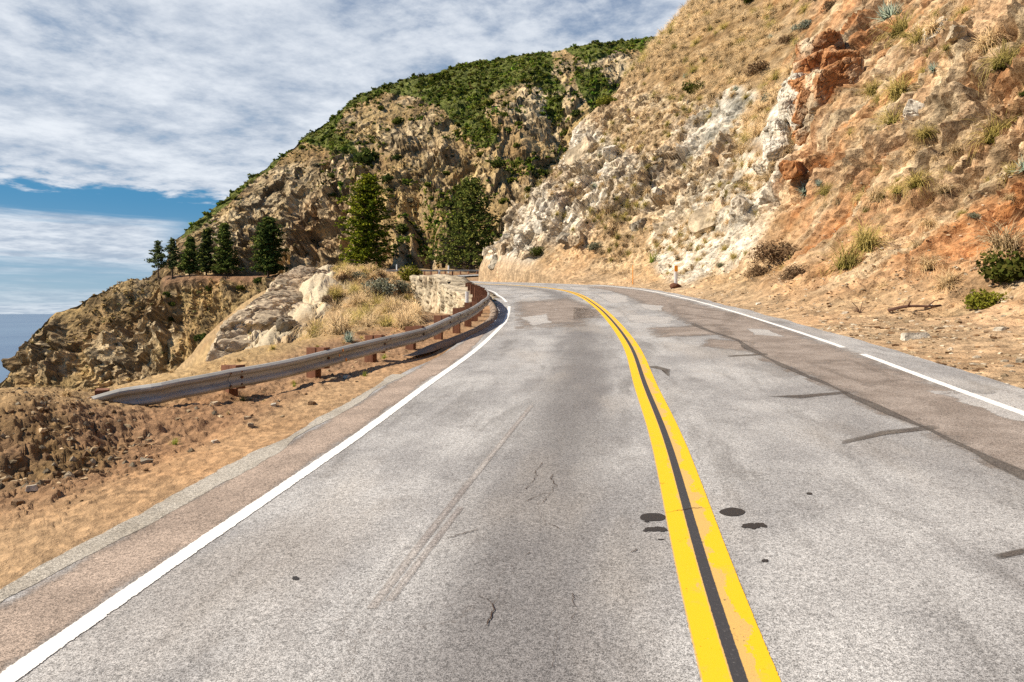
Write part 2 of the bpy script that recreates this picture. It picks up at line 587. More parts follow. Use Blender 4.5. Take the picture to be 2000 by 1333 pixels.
def ribbon(name, s, uo, mat, dz, kind='structure', wob=None, uvs=None):
    """strip along the road: s (n,), uo (n,k) lateral offsets to the right"""
    q, t, n = centre.at(s)
    X = q[:, None, 0] + n[:, None, 0] * uo
    Y = q[:, None, 1] + n[:, None, 1] * uo
    Z = plane(X, Y) + dz
    uv = np.stack([uo if uvs is None else uvs, np.broadcast_to(s[:, None], uo.shape)], -1)
    V = np.stack([X, Y, Z], -1)
    o = mesh_np(name, V, grid_faces(*uo.shape, flip=True), mat, uv=uv)
    if kind:
        o['kind'] = kind
    return o


def svals(a, b, k=0.02, lo=0.1):
    out = [a]
    while out[-1] < b:
        out.append(out[-1] + max(lo, k * abs(out[-1] - 14)))
    out[-1] = b
    return np.array(out)


S = svals(0, centre.L)
lat = np.linspace(0, 1, 25)
eL = -edgeL(S) + 0.16 * fbm(np.stack([S * 0.5, S * 0, S * 0], 1), 4, 3)
eR = edgeR(S) + 0.18 * fbm(np.stack([S * 0.6, S * 0, S * 0], 1), 4, 9)
ribbon('road', S, eL[:, None] + (eR - eL)[:, None] * lat, M['road'], 0.0)

# painted lines
S2 = svals(6, s_of_Y(100), 0.012, 0.08)
ribbon('centre_line', S2, np.broadcast_to(np.linspace(-0.18, 0.18, 5), (len(S2), 5)), M['yellow'], 0.0042)


def edge_line(off, gaps, a, b):
    cuts = [a] + [g for gp in gaps for g in gp] + [b]
    for i in range(0, len(cuts), 2):
        s = svals(cuts[i], cuts[i + 1], 0.012, 0.08)
        sh = 0.02 * math.sin(i * 2.1)
        l = np.linspace(-0.072, 0.072, 3)
        ribbon('edge_line', s, off(s)[:, None] + l + sh, M['white'], 0.0046, uvs=np.broadcast_to(l, (len(s), 3)))


sl = lambda px, py: float(centre.s[np.argmin(np.hypot(*(centre.p - np.array(road_pt(px, py))).T))])
edge_line(lambda s: -offL(s), [(sl(984, 599), sl(976, 591))], 4, s_of_Y(75))
edge_line(offR, [(sl(1646, 679), sl(1668, 692))][::-1] and [(min(sl(1646, 679), sl(1668, 692)), max(sl(1646, 679), sl(1668, 692)))], 4, s_of_Y(95))

# reddish gravelly shoulder and the pale strip beside it
M['shoulder'] = mat_patch('shoulder_chip_seal', (0.40, 0.315, 0.25), (0.28, 0.22, 0.175), edge=0.12)
M['pale'] = mat_patch('pale_pavement', (0.42, 0.385, 0.325), (0.33, 0.295, 0.24), edge=0.03)
s = svals(4, s_of_Y(21), 0.02, 0.08)
l = np.linspace(-1, 1, 9)
mid = -(offL(s) + 0.36) + 0.05 * fbm(np.stack([s * 0.8, s * 0, s * 0], 1), 3, 2)
wd = np.interp(s, [4, s_of_Y(13), s_of_Y(21)], [0.36, 0.3, 0.06])
ribbon('road_shoulder', s, mid[:, None] + wd[:, None] * l, M['shoulder'], 0.002, uvs=np.broadcast_to(np.abs(l) * 0.92, (len(s), 9)))
s = svals(4, s_of_Y(11.5), 0.02, 0.08)
mid = -(offL(s) + 0.76) + 0.06 * fbm(np.stack([s * 0.9, s * 0, s * 0], 1), 4, 5)
wd = 0.10 + 0.10 * fbm(np.stack([s * 1.3, s * 0, s * 0 + 4], 1), 3, 8)
ribbon('road_shoulder', s, mid[:, None] + wd[:, None] * l, M['pale'], 0.0035, uvs=np.broadcast_to(np.abs(l) * 0.86, (len(s), 9)))


# repairs and stains as thin sheets, outlines read off the road surface
def patch(name, poly, mat, dz=0.004, n=7, resid=0.0):
    pts = np.array([road_pt(*p) for p in poly])
    d = np.concatenate([pts, pts[:1]])
    dense = []
    for i in range(len(pts)):
        for tt in np.linspace(0, 1, 8, endpoint=False):
            dense.append(d[i] * (1 - tt) + d[i + 1] * tt)
    dense = np.array(dense)
    c = dense.mean(0)
    rings = [c + (dense - c) * r for r in np.linspace(0.02, 1, n)]
    m = len(dense)
    V = np.stack([np.stack([r[:, 0], r[:, 1], plane(r[:, 0], r[:, 1]) + dz], 1) for r in rings])
    V = np.concatenate([V, V[:, :1]], 1)
    uv = np.broadcast_to(np.linspace(0.02, 1, n)[:, None, None], (n, m + 1, 2))
    o = mesh_np(name, V, grid_faces(n, m + 1), mat, uv=uv)
    o['kind'] = 'structure'
    return o


M['brown_patch'] = mat_patch('brown_patch', (0.225, 0.185, 0.155), (0.33, 0.28, 0.24), edge=0.12)
M['grey_patch'] = mat_patch('grey_patch', (0.44, 0.42, 0.39), (0.38, 0.36, 0.34), edge=0.03)
M['dark_patch'] = mat_patch('dark_seam', (0.10, 0.085, 0.075), (0.15, 0.13, 0.11), edge=0.25)
M['tar'] = mat_simple('tar', (0.035, 0.03, 0.027), 0.5, 0.2, 20)

# the long brown repair along the right lane, as a strip beside the white line
s = svals(sl(2000, 905) - 3.5, s_of_Y(50), 0.02, 0.1)
l = np.linspace(-1, 1, 13)
mid = offR(s) - np.interp(s, kS, [0.55, 0.55, 0.75, 0.95, 1.25, 1.3, 1.2, 1, 1, 1]) + 0.2 * fbm(np.stack([s * 0.25, s * 0, s * 0], 1), 4, 12)
wd = np.interp(s, kS, [0.55, 0.6, 0.8, 1.0, 1.2, 1.2, 1.0, .5, .5, .5]) + 0.12 * fbm(np.stack([s * 0.4, s * 0, s * 0 + 3], 1), 4, 22)
ribbon('asphalt_repair', s, mid[:, None] + wd[:, None] * l, M['brown_patch'], 0.002, uvs=np.broadcast_to(np.abs(l) * 0.95, (len(s), 13)))
l = np.linspace(-1, 1, 5)
ss = svals(s[0], s_of_Y(20), 0.02, 0.08)
m2 = np.interp(ss, s, mid - wd * 0.8) + 0.05 * fbm(np.stack([ss, ss * 0, ss * 0], 1), 4, 31)
w2 = 0.075 + 0.08 * fbm(np.stack([ss * 0.7, ss * 0, ss * 0 + 9], 1), 3, 33)
ribbon('asphalt_seam', ss, m2[:, None] + w2[:, None] * l, M['dark_patch'], 0.0035, uvs=np.broadcast_to(np.abs(l), (len(ss), 5)))
for poly in ([(1155, 572), (1230, 577), (1235, 592), (1190, 596)], [(1245, 593), (1300, 597), (1296, 609), (1255, 606)], [(1105, 560), (1150, 562), (1160, 569), (1120, 567)],
             [(1210, 612), (1330, 620), (1320, 634), (1222, 632)], [(1010, 620), (1070, 612), (1082, 632), (1040, 640)], [(1450, 640), (1500, 643), (1540, 660), (1470, 655)], [(1960, 760), (2100, 800), (2120, 850), (1990, 830), (1800, 762)]):
    patch('asphalt_repair', poly, M['grey_patch'], 0.0029)
for poly in ([(1660, 700), (1780, 745), (1700, 760), (1560, 705)], [(1380, 660), (1480, 668), (1470, 690), (1360, 678)], [(1120, 600), (1170, 604), (1180, 622), (1120, 625)], [(1000, 590), (1110, 580), (1170, 600), (1150, 640), (1000, 650)], [(1255, 640), (1420, 632), (1440, 655), (1270, 662)], [(1300, 590), (1450, 615), (1440, 632), (1310, 612)]):
    patch('asphalt_repair', poly, M['brown_patch'], 0.0024)
for poly in ([(1640, 862), (1720, 842), (1830, 830), (1840, 838), (1730, 850), (1640, 870)], [(1490, 775), (1560, 772), (1660, 764), (1665, 769), (1560, 780)], [(1260, 716), (1280, 714), (1310, 722), (1308, 738), (1296, 724)], [(1420, 695), (1500, 690), (1502, 694), (1420, 698)], [(1935, 1085), (2010, 1068), (2010, 1082), (1950, 1095)]):
    patch('asphalt_seam', poly, M['dark_patch'], 0.0040)


def crack(pts, w=0.005, mat='crackm'):
    q = np.array([road_pt(*p) for p in pts])
    d = []
    for i in range(len(q) - 1):
        n = max(2, int(np.linalg.norm(q[i + 1] - q[i]) / 0.012))
        for tt in np.linspace(0, 1, n, endpoint=False):
            d.append(q[i] * (1 - tt) + q[i + 1] * tt)
    d = np.array(d)
    p3 = np.stack([d[:, 0], d[:, 1], d[:, 0] * 0], 1)
    d = d + 0.07 * np.stack([fbm(p3 * 7, 5, 5, 0.7), fbm(p3 * 7, 5, 6, 0.7)], 1)
    t = np.gradient(d, axis=0)
    t /= np.linalg.norm(t, axis=1, keepdims=True) + 1e-9
    nn = np.stack([t[:, 1], -t[:, 0]], 1)
    ww = w * np.clip(0.5 + 2.2 * fbm(p3 * 6, 3, 8), 0.22, 1.5)[:, None]
    V = np.stack([d + nn * ww / 2, d - nn * ww / 2], 1)
    V3 = np.concatenate([V, (plane(V[..., 0], V[..., 1]) + 0.0065)[..., None]], -1)
    o = mesh_np('road_crack', V3, grid_faces(len(d), 2, True), M[mat])
    o['kind'] = 'structure'


M['crackm'] = mat_simple('crack_dirt', (0.055, 0.032, 0.02), 0.95, 0.5, 8)
M['skid'] = mat_patch('skid_mark', (0.30, 0.27, 0.25), (0.40, 0.37, 0.34), edge=0.5)
for pts in ([(1068, 975), (1050, 985), (1066, 1020), (1060, 1045)], [(1030, 1078), (1000, 1105), (970, 1126)], [(976, 1150), (955, 1180), (952, 1228)], [(1113, 1165), (1122, 1195), (1105, 1225)], [(1087, 1230), (1080, 1270), (1078, 1310)], [(905, 1182), (870, 1186)], [(1075, 960), (1020, 985), (985, 1010)], [(1297, 1001), (1345, 995), (1392, 993)], [(870, 1050), (930, 1035), (985, 1010)], [(1232, 1080), (1248, 1074)], [(1055, 905), (1030, 960)], [(1066, 1020), (1100, 1035)], [(1000, 1105), (1012, 1122)], [(955, 1180), (930, 1165)],  [(1068, 975), (1082, 950), (1078, 925)], [(1105, 1225), (1087, 1230)]):
    crack(pts)
for pts, w in (([(725, 1190), (800, 1085), (880, 985), (960, 890), (1040, 790)], 0.035), ([(760, 1175), (830, 1080), (905, 985)], 0.03)):
    q = np.array([road_pt(*p) for p in pts])
    pt = Path(q)
    ss = np.arange(0, pt.L, 0.1)
    qq, tt, nn = pt.at(ss)
    l = np.linspace(-1, 1, 5)
    V = qq[:, None] + nn[:, None] * (l[None, :, None] * w)
    o = mesh_np('skid_mark', np.concatenate([V, (plane(V[..., 0], V[..., 1]) + 0.003)[..., None]], -1), grid_faces(len(ss), 5, True), M['skid'], uv=np.stack([np.broadcast_to(np.abs(l), (len(ss), 5)), np.broadcast_to(ss[:, None], (len(ss), 5))], -1))
    o['kind'] = 'structure'


def tar_spot(cx, cy, rx, ry, holes=0.15, seed=0):
    th = np.linspace(0, 2 * math.pi, 40, endpoint=False)
    r = 1 + holes * fbm(np.stack([np.cos(th) * 1.5, np.sin(th) * 1.5, th * 0 + seed], 1), 4, seed)
    pts = np.array([road_pt(cx + rx * a * np.cos(b), cy + ry * a * np.sin(b)) for a, b in zip(r, th)])
    V = np.stack([pts[:, 0], pts[:, 1], plane(pts[:, 0], pts[:, 1]) + 0.0035], 1)
    c = V.mean(0)
    c[2] += 0.002
    V = np.concatenate([V, c[None]])
    f = [[40, (k + 1) % 40, k] for k in range(40)]
    o = mesh_np('tar_spot', V, np.array(f), M['tar'])
    o['kind'] = 'structure'


tar_spot(1275, 1011, 25, 8, 0.12, 1)
tar_spot(1430, 1001, 25, 8.5, 0.1, 2)
for k, a in enumerate([(1268, 1035, 14, 4.5), (1285, 1034, 16, 4), (1294, 1037, 9, 3), (1462, 1027, 13, 4.5), (1480, 1026, 12, 4), (1490, 1028, 8, 3), (1471, 1031, 12, 3), (1494, 1096, 7, 3), (578, 1131, 8, 4), (1262, 1020, 5, 1.2), (1290, 1055, 6, 1.3), (1580, 965, 6, 2.5)]):
    tar_spot(*a, 0.6, k + 5)

# ------------------------------------------------------------------ right hand hill
rw_far = Path([(4.2, -14), (4.9, -6), (5.1, -1), (5.2, 3), (5.55, 5.5), (5.83, 7.77), (6.2, 10.9), (6.75, 14.5), (7.3, 19), (7.9, 27), (8.3, 36), (8.0, 44), (6.9, 51), (4.6, 59), (0.6, 68), (-3.6, 76), (-3.7, 80), (-3.2, 90), (-2, 100)])
s_end = float(rw_far.s[np.argmin(np.hypot(rw_far.p[:, 0] + 3.6, rw_far.p[:, 1] - 76))])
sc = np.concatenate([np.arange(0, 16, 0.5), np.arange(16, 24, 0.09)])
cols = list(sc)
while cols[-1] < s_end + 22:
    Yd = cols[-1] - 13
    cols.append(cols[-1] + np.clip(Yd * 0.0032, 0.075, 0.18))
sc = np.array(cols)
dv = [0.0]
while dv[-1] < 75:
    dv.append(dv[-1] + np.interp(dv[-1], [0, 6, 20, 30, 75], [0.07, 0.07, 0.105, 0.2, 0.9]))
dv = np.array(dv)
q, tt, nn = rw_far.at(sc)
# direction of the slope: smooth along the road, held past the nose
ang = np.arctan2(nn[:, 1], nn[:, 0])
ang = np.where(sc > s_end - 3, np.interp(s_end - 3, sc, ang), ang)
k = 41
ang = np.convolve(np.pad(ang, k // 2, mode='edge'), np.ones(k) / k, 'valid')
nn = np.stack([np.cos(ang), np.sin(ang)], 1)
b0 = np.array([np.interp(s_end, sc, q[:, 0]), np.interp(s_end, sc, q[:, 1])])
n0 = np.array([np.interp(s_end, sc, nn[:, 0]), np.interp(s_end, sc, nn[:, 1])])
sil = [(938, 525), (950, 498), (975, 470), (1003, 412), (1060, 355), (1115, 290), (1150, 232), (1200, 190), (1240, 130), (1288, 72), (1350, 0), (1480, -150)]
fd, fz = [0.0], [0.0]
for px, py in sil:
    a = (px - 1000) / F
    d = (a * b0[1] - b0[0]) / (n0[0] - a * n0[1])
    Yp = b0[1] + n0[1] * d
    fd.append(max(d, fd[-1] + 0.05))
    fz.append(H - (py - 613) / F * Yp - plane(*b0))
fd += [fd[-1] + 30]
fz += [fz[-1] + 25]
near_d = [0, 0.8, 1.2, 4.0, 5.5, 7.5, 10, 15, 30, 50, 80]
near_z = [-0.06, -0.03, 0.0, 0.25, 0.8, 2.2, 5.0, 11.2, 31, 52, 76]
mid_d = [0, 0.8, 1.2, 2.5, 4.5, 6.5, 9, 15, 30, 50, 80]
mid_z = [-0.06, -0.03, 0.05, 0.4, 1.5, 3.6, 6.9, 14, 33, 54, 76]
pn = np.interp(dv, near_d, near_z)
pm = np.interp(dv, mid_d, mid_z)
pf = np.interp(dv, fd, fz)
wm = sstep(24, 48, sc)[:, None]
wf = sstep(s_end - 26, s_end - 3, sc)[:, None]
prof = (pn[None] * (1 - wm) + pm[None] * wm) * (1 - wf) + pf[None] * wf
past = sstep(s_end, s_end + 20, sc)[:, None]
prof = prof * (1 - 0.75 * past) - 3 * past * (dv[None] < 1)
HV = np.zeros((len(sc), len(dv), 3))
HV[..., 0] = q[:, None, 0] + nn[:, None, 0] * dv
HV[..., 1] = q[:, None, 1] + nn[:, None, 1] * dv
HV[..., 2] = plane(q[:, 0], q[:, 1])[:, None] + prof


def normals(V):
    a = np.gradient(V, axis=0)
    b = np.gradient(V, axis=1)
    n = np.cross(a, b)
    n /= np.linalg.norm(n, axis=-1, keepdims=True) + 1e-9
    n[n[..., 2] < 0] *= -1
    return n


px, py = proj(HV)
wp = HV * 0.22
pxw = px + 24 * fbm(wp, 4, 40)
pyw = py + 24 * fbm(wp, 4, 41)
sd = np.stack(np.broadcast_arrays(sc[:, None], dv[None], 0.0), -1)
flat = sstep(3.0, 7.0, dv)[None] * (1 - wm) + sstep(1.2, 4.0, dv)[None] * wm
flat = np.maximum(flat, wf * sstep(0.2, 1.0, dv)[None])
# kinds of ground on the slope
white = np.maximum.reduce([blob(pxw, pyw, 1395, 385, 75, 130, 30), blob(pxw, pyw, 1335, 490, 55, 60), blob(pxw, pyw, 1390, 290, 80, 80, 20), blob(pxw, pyw, 1440, 330, 40, 60) * .8, blob(pxw, pyw, 1400, 225, 75, 38, 20), blob(pxw, pyw, 1215, 350, 80, 60) * .8, blob(pxw, pyw, 1130, 300, 55, 60) * .8, blob(pxw, pyw, 1535, 255, 28, 110, -22), blob(pxw, pyw, 1475, 380, 38, 80, -30) * .9, blob(pxw, pyw, 990, 480, 50, 60) * .8, blob(pxw, pyw, 1080, 420, 80, 60) * .6])
slab = blob(pxw, pyw, 1400, 225, 72, 36, 20)
orange = np.maximum.reduce([blob(pxw, pyw, 1620, 190, 60, 90), blob(pxw, pyw, 1560, 340, 70, 70), blob(pxw, pyw, 1860, 430, 170, 70, 35) * .9, blob(pxw, pyw, 1620, 380, 90, 90) * .6, blob(pxw, pyw, 1690, 60, 60, 40) * .7, blob(pxw, pyw, 1640, 500, 70, 70) * .5])
grassy = np.maximum.reduce([blob(pxw, pyw, 1390, 90, 170, 110), blob(pxw, pyw, 1520, 230, 45, 130, -25), blob(pxw, pyw, 1480, 60, 110, 90)])
rockn = fbm(HV * 0.16, 4, 50)
rocky = np.clip(0.45 + 0.9 * rockn + 0.6 * white + 0.35 * orange - 0.75 * grassy + 0.25 * blob(pxw, pyw, 1100, 400, 190, 150), 0, 1) * flat
scree = np.maximum(inpoly(pxw, pyw, [(1600, -10), (1690, -10), (1600, 140), (1530, 260), (1495, 240), (1560, 120)]).astype(float), np.clip(1.15 - sstep(6.0, 9.5, dv)[None] * 1.2, 0, 1) * (1 - wf))
rocky = np.clip(rocky + 0.3 * sstep(1440, 1560, px) * (1 - grassy) * flat, 0, 1) * (1 - 0.8 * np.clip(scree, 0, 1))
rocky = np.where(slab > 0.3, rocky * (1 - slab * 0.6), rocky)
Nn = normals(HV)
rill = ridged(np.stack([sd[..., 0] * 0.55 + 0.4 * fbm(HV * 0.3, 3, 60), sd[..., 1] * 0.11, sd[..., 2]], -1), 4, 61)
b1, e1, i1 = blocks(HV * np.array([0.33, 0.33, 0.28]) + 0.16 * fbm(HV * 0.5, 3, 70)[..., None], 71, 0.95)
b2_, e2, i2 = blocks(HV * 0.9 + 0.15 * fbm(HV * 1.1, 3, 72)[..., None], 73, 0.95)
b3_, e3, i3 = blocks(HV * 2.6 + 0.12 * fbm(HV * 2.5, 2, 74)[..., None], 75, 0.9)
b4_, e4, i4 = blocks(HV * 6.0 + 0.1 * fbm(HV * 5, 2, 76)[..., None], 77, 0.9)
wf1 = 1 - 0.55 * wf
sw = np.stack([0.3 * fbm(HV * 0.3, 3, 140), 0.3 * fbm(HV * 0.3, 3, 141), 0 * px], -1)
right_ = sstep(1450, 1600, px)
lean = sd[..., 0] * 0.8 + sd[..., 1] * 0.30
bs, es, is_ = blocks(np.stack([lean * 0.5, sd[..., 1] * 0.15, sd[..., 2]], -1) + sw, 142, 0.95)
bt_, et, it_ = blocks(np.stack([lean * 1.5, sd[..., 1] * 0.42, sd[..., 2]], -1) + sw * 1.3, 144, 0.95)
disp = flat * (1.3 * fbm(HV * 0.11, 4, 80) * wf1 + 0.42 * (rill - 0.35) * (1 - grassy * 0.6))
disp += rocky * (0.75 - 0.1 * right_) * (1.15 * b1 + 0.42 * b2_ - 0.35 * (1 - sstep(0.02, 0.14, e1))) + (0.35 + 0.65 * rocky) * flat * (0.13 * b3_ * (1 + 0.5 * right_) + 0.2 * b2_ * (1 - grassy)) - 0.07 * flat * (1 - sstep(0, 0.08, e3)) * (0.3 + 0.7 * rocky)
disp += rocky * (0.85 + 0.15 * right_) * (0.85 * bs + 0.36 * bt_ - 0.30 * (1 - sstep(0.0, 0.10, es)) - 0.14 * (1 - sstep(0.0, 0.09, et)))
disp += flat * (0.055 * b4_ * (0.4 + 0.6 * rocky) + 0.05 * fbm(HV * 1.6, 4, 90) + 0.3 * (ridged(HV * 0.5, 3, 93) - 0.3) * (1 - 0.6 * grassy)) + 0.03 * fbm(HV * 3.5, 4, 91)
disp += blob(pxw, pyw, 1620, 190, 55, 85) * 0.9 + blob(pxw, pyw, 1560, 340, 45, 50) * 0.6 + blob(pxw, pyw, 1400, 395, 50, 40) * 0.7
HV = HV + Nn * (disp * np.minimum(1, sstep(0.3, 1.5, dv)[None]))[..., None]
px, py = proj(HV)

c_soil = np.array([0.50, 0.34, 0.18])
c_pink = np.array([0.54, 0.32, 0.17])
c_cream = np.array([0.66, 0.53, 0.34])
c_white = np.array([0.82, 0.76, 0.63])
c_slab = np.array([0.36, 0.34, 0.28])
c_orng = np.array([0.47, 0.205, 0.075])
c_dk = np.array([0.15, 0.095, 0.055])
c_grs = np.array([0.215, 0.14, 0.062])
mixc = lambda a, b, w: a * (1 - w[..., None]) + b * w[..., None]
col = np.broadcast_to(c_soil, HV.shape).copy()
col = mixc(col, c_pink, np.clip(0.5 + 1.6 * fbm(HV * 0.25, 3, 100), 0, 1) * sstep(1400, 1650, px))
col = mixc(col, c_grs, grassy * 0.8)
cr = np.clip(rocky * 1.2 + (i2 - 0.5) * 0.6, 0, 1)
col = mixc(col, c_cream, cr * (0.85 - 0.55 * right_))
streak = fbm(np.stack([sd[..., 0] * 0.9 + sd[..., 1] * 0.12, sd[..., 1] * 0.16, sd[..., 2]], -1), 4, 110)
col = mixc(col, c_orng, np.clip(orange * (0.55 + 1.3 * streak + 0.5 * (i1 - 0.5)), 0, 1))
col = mixc(col, c_orng * 1.1, np.clip((streak - 0.05) * 3, 0, 1) * 0.45 * right_ * flat)
col = mixc(col, c_cream, np.clip((-streak - 0.12) * 4, 0, 1) * 0.75 * sstep(1450, 1650, px) * flat)
col = mixc(col, c_cream * 1.08, np.clip(rocky * 1.3 - 0.35, 0, 1) * (1 - right_) * 0.6)
col = mixc(col, c_white, np.clip(white * 1.35 + (i2 - 0.5) * 0.35 * white, 0, 1) * 0.9)
col = mixc(col, np.array([0.50, 0.46, 0.38]), np.clip((fbm(HV * 0.5, 4, 161) - 0.1) * 3, 0, 1) * white * 0.5)
col = mixc(col, c_slab * 1.1, slab * np.clip(0.55 + 1.4 * fbm(HV * 0.8, 4, 151), 0, 1))
col = mixc(col, c_orng * 0.8, np.clip((fbm(HV * 0.8, 3, 115) - 0.25) * 4, 0, 1) * 0.4 * rocky)
sel = (is_ * 7.13) % 1.0
col = mixc(col, c_cream, rocky * (sel < 0.3) * (0.6 - 0.2 * right_))
col = mixc(col, c_orng, rocky * ((sel > 0.3) & (sel < 0.46)) * 0.55 * sstep(1420, 1560, px))
col = mixc(col, col * np.array([0.72, 0.66, 0.58]), rocky * ((sel > 0.42) & (sel < 0.6)) * 0.8)
col = mixc(col, c_cream, rocky * ((it_ * 5.3) % 1.0 < 0.2) * 0.5)
gap = (1 - sstep(0.0, 0.08, es)) * 0.7 + (1 - sstep(0.0, 0.07, et)) * 0.45 + (1 - sstep(0.0, 0.09, e1)) * 0.4 + (1 - sstep(0.0, 0.07, e2)) * 0.4 + (1 - sstep(0.0, 0.08, e3)) * 0.15
col = mixc(col, c_dk, np.clip(gap * rocky, 0, 1) * 0.75)  # crease shade painted into the rock colour for relief
col = mixc(col, col * np.array([0.68, 0.62, 0.55]), np.clip((fbm(HV * 0.45, 4, 120) - 0.1) * 3, 0, 1) * 0.6)
c_grav = np.array([0.47, 0.33, 0.195])
col = mixc(col, c_grav, (1 - flat) * 0.9)
veg_ = np.clip((fbm(HV * 1.3, 4, 160) - 0.12) * 5, 0, 1) * flat
col = mixc(col, col * np.array([0.62, 0.55, 0.45]), veg_ * 0.65 * (1 - 0.75 * rocky * (1 - right_)))
col *= (0.72 + 0.42 * i3)[..., None] * (1 + 0.3 * (i2 - 0.5) * rocky)[..., None]
hill = mesh_np('hill', HV, grid_faces(len(sc), len(dv), flip=True), M['hill'], col=col, smooth=False)
tag(hill, kind='structure')
hill_rocky, hill_px, hill_py = rocky, px, py

# ------------------------------------------------------------------ the far mountain and headland
cols_px = [-350, -150, 0, 70, 150, 240, 300, 360, 450, 560, 640, 720, 820, 930, 1050, 1200, 1420]
rows = {
    -350: [(2000, 120), (1600, 165), (1350, 185), (1250, 190), (1180, 195), (1100, 200)],
    -150: [(1900, 122), (1250, 168), (1080, 187), (1000, 191), (930, 197), (880, 203)],
    0: [(1700, 125), (920, 172), (830, 188), (800, 193), (768, 199), (742, 205)],
    70: [(1650, 125), (860, 172), (745, 188), (712, 194), (672, 201), (640, 208)],
    150: [(1600, 125), (820, 170), (690, 188), (655, 195), (620, 203), (592, 210)],
    240: [(1550, 125), (800, 168), (620, 190), (590, 196), (564, 204), (547, 210)],
    300: [(1500, 125), (790, 166), (562, 192), (545, 199), (540, 206), (536, 212)],
    360: [(1500, 125), (780, 163), (542, 190), (538, 198), (498, 210), (457, 225)],
    450: [(1500, 122), (770, 160), (541, 185), (538, 193), (455, 216), (381, 245)],
    560: [(1500, 120), (750, 152), (542, 176), (539, 184), (410, 222), (292, 265)],
    640: [(1500, 115), (740, 142), (541, 166), (537, 174), (375, 222), (228, 280)],
    720: [(1500, 108), (700, 130), (532, 152), (527, 160), (340, 222), (178, 290)],
    820: [(1400, 100), (640, 126), (532, 141), (527, 148), (325, 220), (147, 295)],
    930: [(1400, 100), (620, 128), (532, 140), (529, 147), (315, 215), (121, 295)],
    1050: [(1400, 100), (620, 128), (534, 142), (530, 149), (300, 212), (104, 290)],
    1200: [(1400, 105), (620, 130), (534, 148), (530, 154), (290, 212), (79, 282)],
    1420: [(1400, 110), (620, 132), (534, 152), (530, 158), (280, 212), (64, 280)]}
ctl = np.zeros((len(cols_px), 8, 3))
for i, cx in enumerate(cols_px):
    for j, (yy, Y) in enumerate(rows[cx]):
        ctl[i, j] = P(cx, yy, Y)
    sk = ctl[i, 5]
    ctl[i, 6] = sk + np.array([0, 30, -4])
    ctl[i, 7] = sk + np.array([-10, 110, -60])
NU, NV = 760, 330
uu = np.interp(np.linspace(0, 1, NU), [0, 0.12, 0.95, 1], [-350, -20, 1290, 1420])
vs = np.concatenate([np.linspace(0, 1, 20, endpoint=False), np.linspace(1, 2, 70, endpoint=False), np.linspace(2, 3, 12, endpoint=False), np.linspace(3, 5, NV - 20 - 70 - 12 - 28, endpoint=False), np.linspace(5, 7, 28)])


def cr1(ctrl, xs, x):
    """monotone-ish cubic through control rows"""
    ctrl = np.asarray(ctrl)
    xs = np.asarray(xs, float)
    d = np.diff(ctrl, axis=0) / np.diff(xs).reshape((-1,) + (1,) * (ctrl.ndim - 1))
    m = np.concatenate([d[:1], (d[1:] + d[:-1]) / 2, d[-1:]])
    i = np.clip(np.searchsorted(xs, x, side='right') - 1, 0, len(xs) - 2)
    h = (xs[i + 1] - xs[i])
    t = (x - xs[i]) / h
    sh = (-1,) + (1,) * (ctrl.ndim - 1)
    t, h = t.reshape(sh), h.reshape(sh)
    return (2 * t ** 3 - 3 * t ** 2 + 1) * ctrl[i] + (t ** 3 - 2 * t ** 2 + t) * h * m[i] + (-2 * t ** 3 + 3 * t ** 2) * ctrl[i + 1] + (t ** 3 - t ** 2) * h * m[i + 1]


g1 = cr1(ctl, cols_px, uu)
lin = np.swapaxes(g1, 0, 1)
# rows are joined straight so that the road ledge stays crisp, then eased
vi = np.clip(vs.astype(int), 0, 6)
ft = (vs - vi)[:, None, None]
MV = np.swapaxes(lin[vi] * (1 - ft) + lin[vi + 1] * ft, 0, 1)      # NU,NV,3
mpx, mpy = proj(MV)
ledge = sstep(1.9, 1.98, vs) * (1 - sstep(3.0, 3.06, vs))
ledge = ledge[None] * sstep(285, 330, uu)[:, None]
crest = sstep(3.6, 5.0, vs)[None]
Mn = normals(MV)
big = fbm(MV * 0.018, 4, 200)
gul = ridged(np.stack([uu[:, None] * 0.011 + 0.6 * fbm(MV * 0.03, 3, 205), np.broadcast_to(vs[None] * 0.35, (NU, NV)), MV[..., 0] * 0], -1), 4, 206)
pw, qw = mpx + 18 * fbm(MV * 0.06, 3, 207), mpy + 18 * fbm(MV * 0.06, 3, 208)
mrock = np.maximum.reduce([blob(pw, qw, 520, 420, 150, 110), blob(pw, qw, 640, 430, 60, 110), blob(pw, qw, 500, 500, 160, 40), blob(pw, qw, 1190, 130, 45, 40), blob(pw, qw, 1060, 210, 60, 60) * .8, blob(pw, qw, 820, 270, 70, 50) * .8, blob(pw, qw, 90, 690, 60, 60), blob(pw, qw, 240, 690, 60, 70) * .9, blob(pw, qw, 300, 620, 60, 50) * .6, blob(pw, qw, 250, 780, 90, 50) * .9, blob(pw, qw, 900, 490, 60, 30) * .7])
mr = np.clip(0.22 + 0.9 * fbm(MV * 0.05, 4, 210) + 0.75 * mrock, 0, 1) * (1 - ledge)
fl = np.array([0.13, 0.13, 0.07])
mb1, me1, mi1 = blocks(MV * fl * np.array([1, 1, .8]) + 0.15 * fbm(MV * 0.12, 3, 220)[..., None], 221, 1.0)
mb2, me2, mi2 = blocks(MV * fl * 2.8 + 0.15 * fbm(MV * 0.35, 3, 222)[..., None], 223, 1.0)
mb3, me3, mi3 = blocks(MV * 0.9, 225, 0.8)
disp = (1 - ledge) * (3.0 * big * (1 - crest * 0.8) + 8.0 * (gul - 0.45) * (1 - crest * 0.85) + 0.9 * fbm(MV * 0.12, 4, 230) + 0.35 * fbm(MV * 0.5, 3, 231))
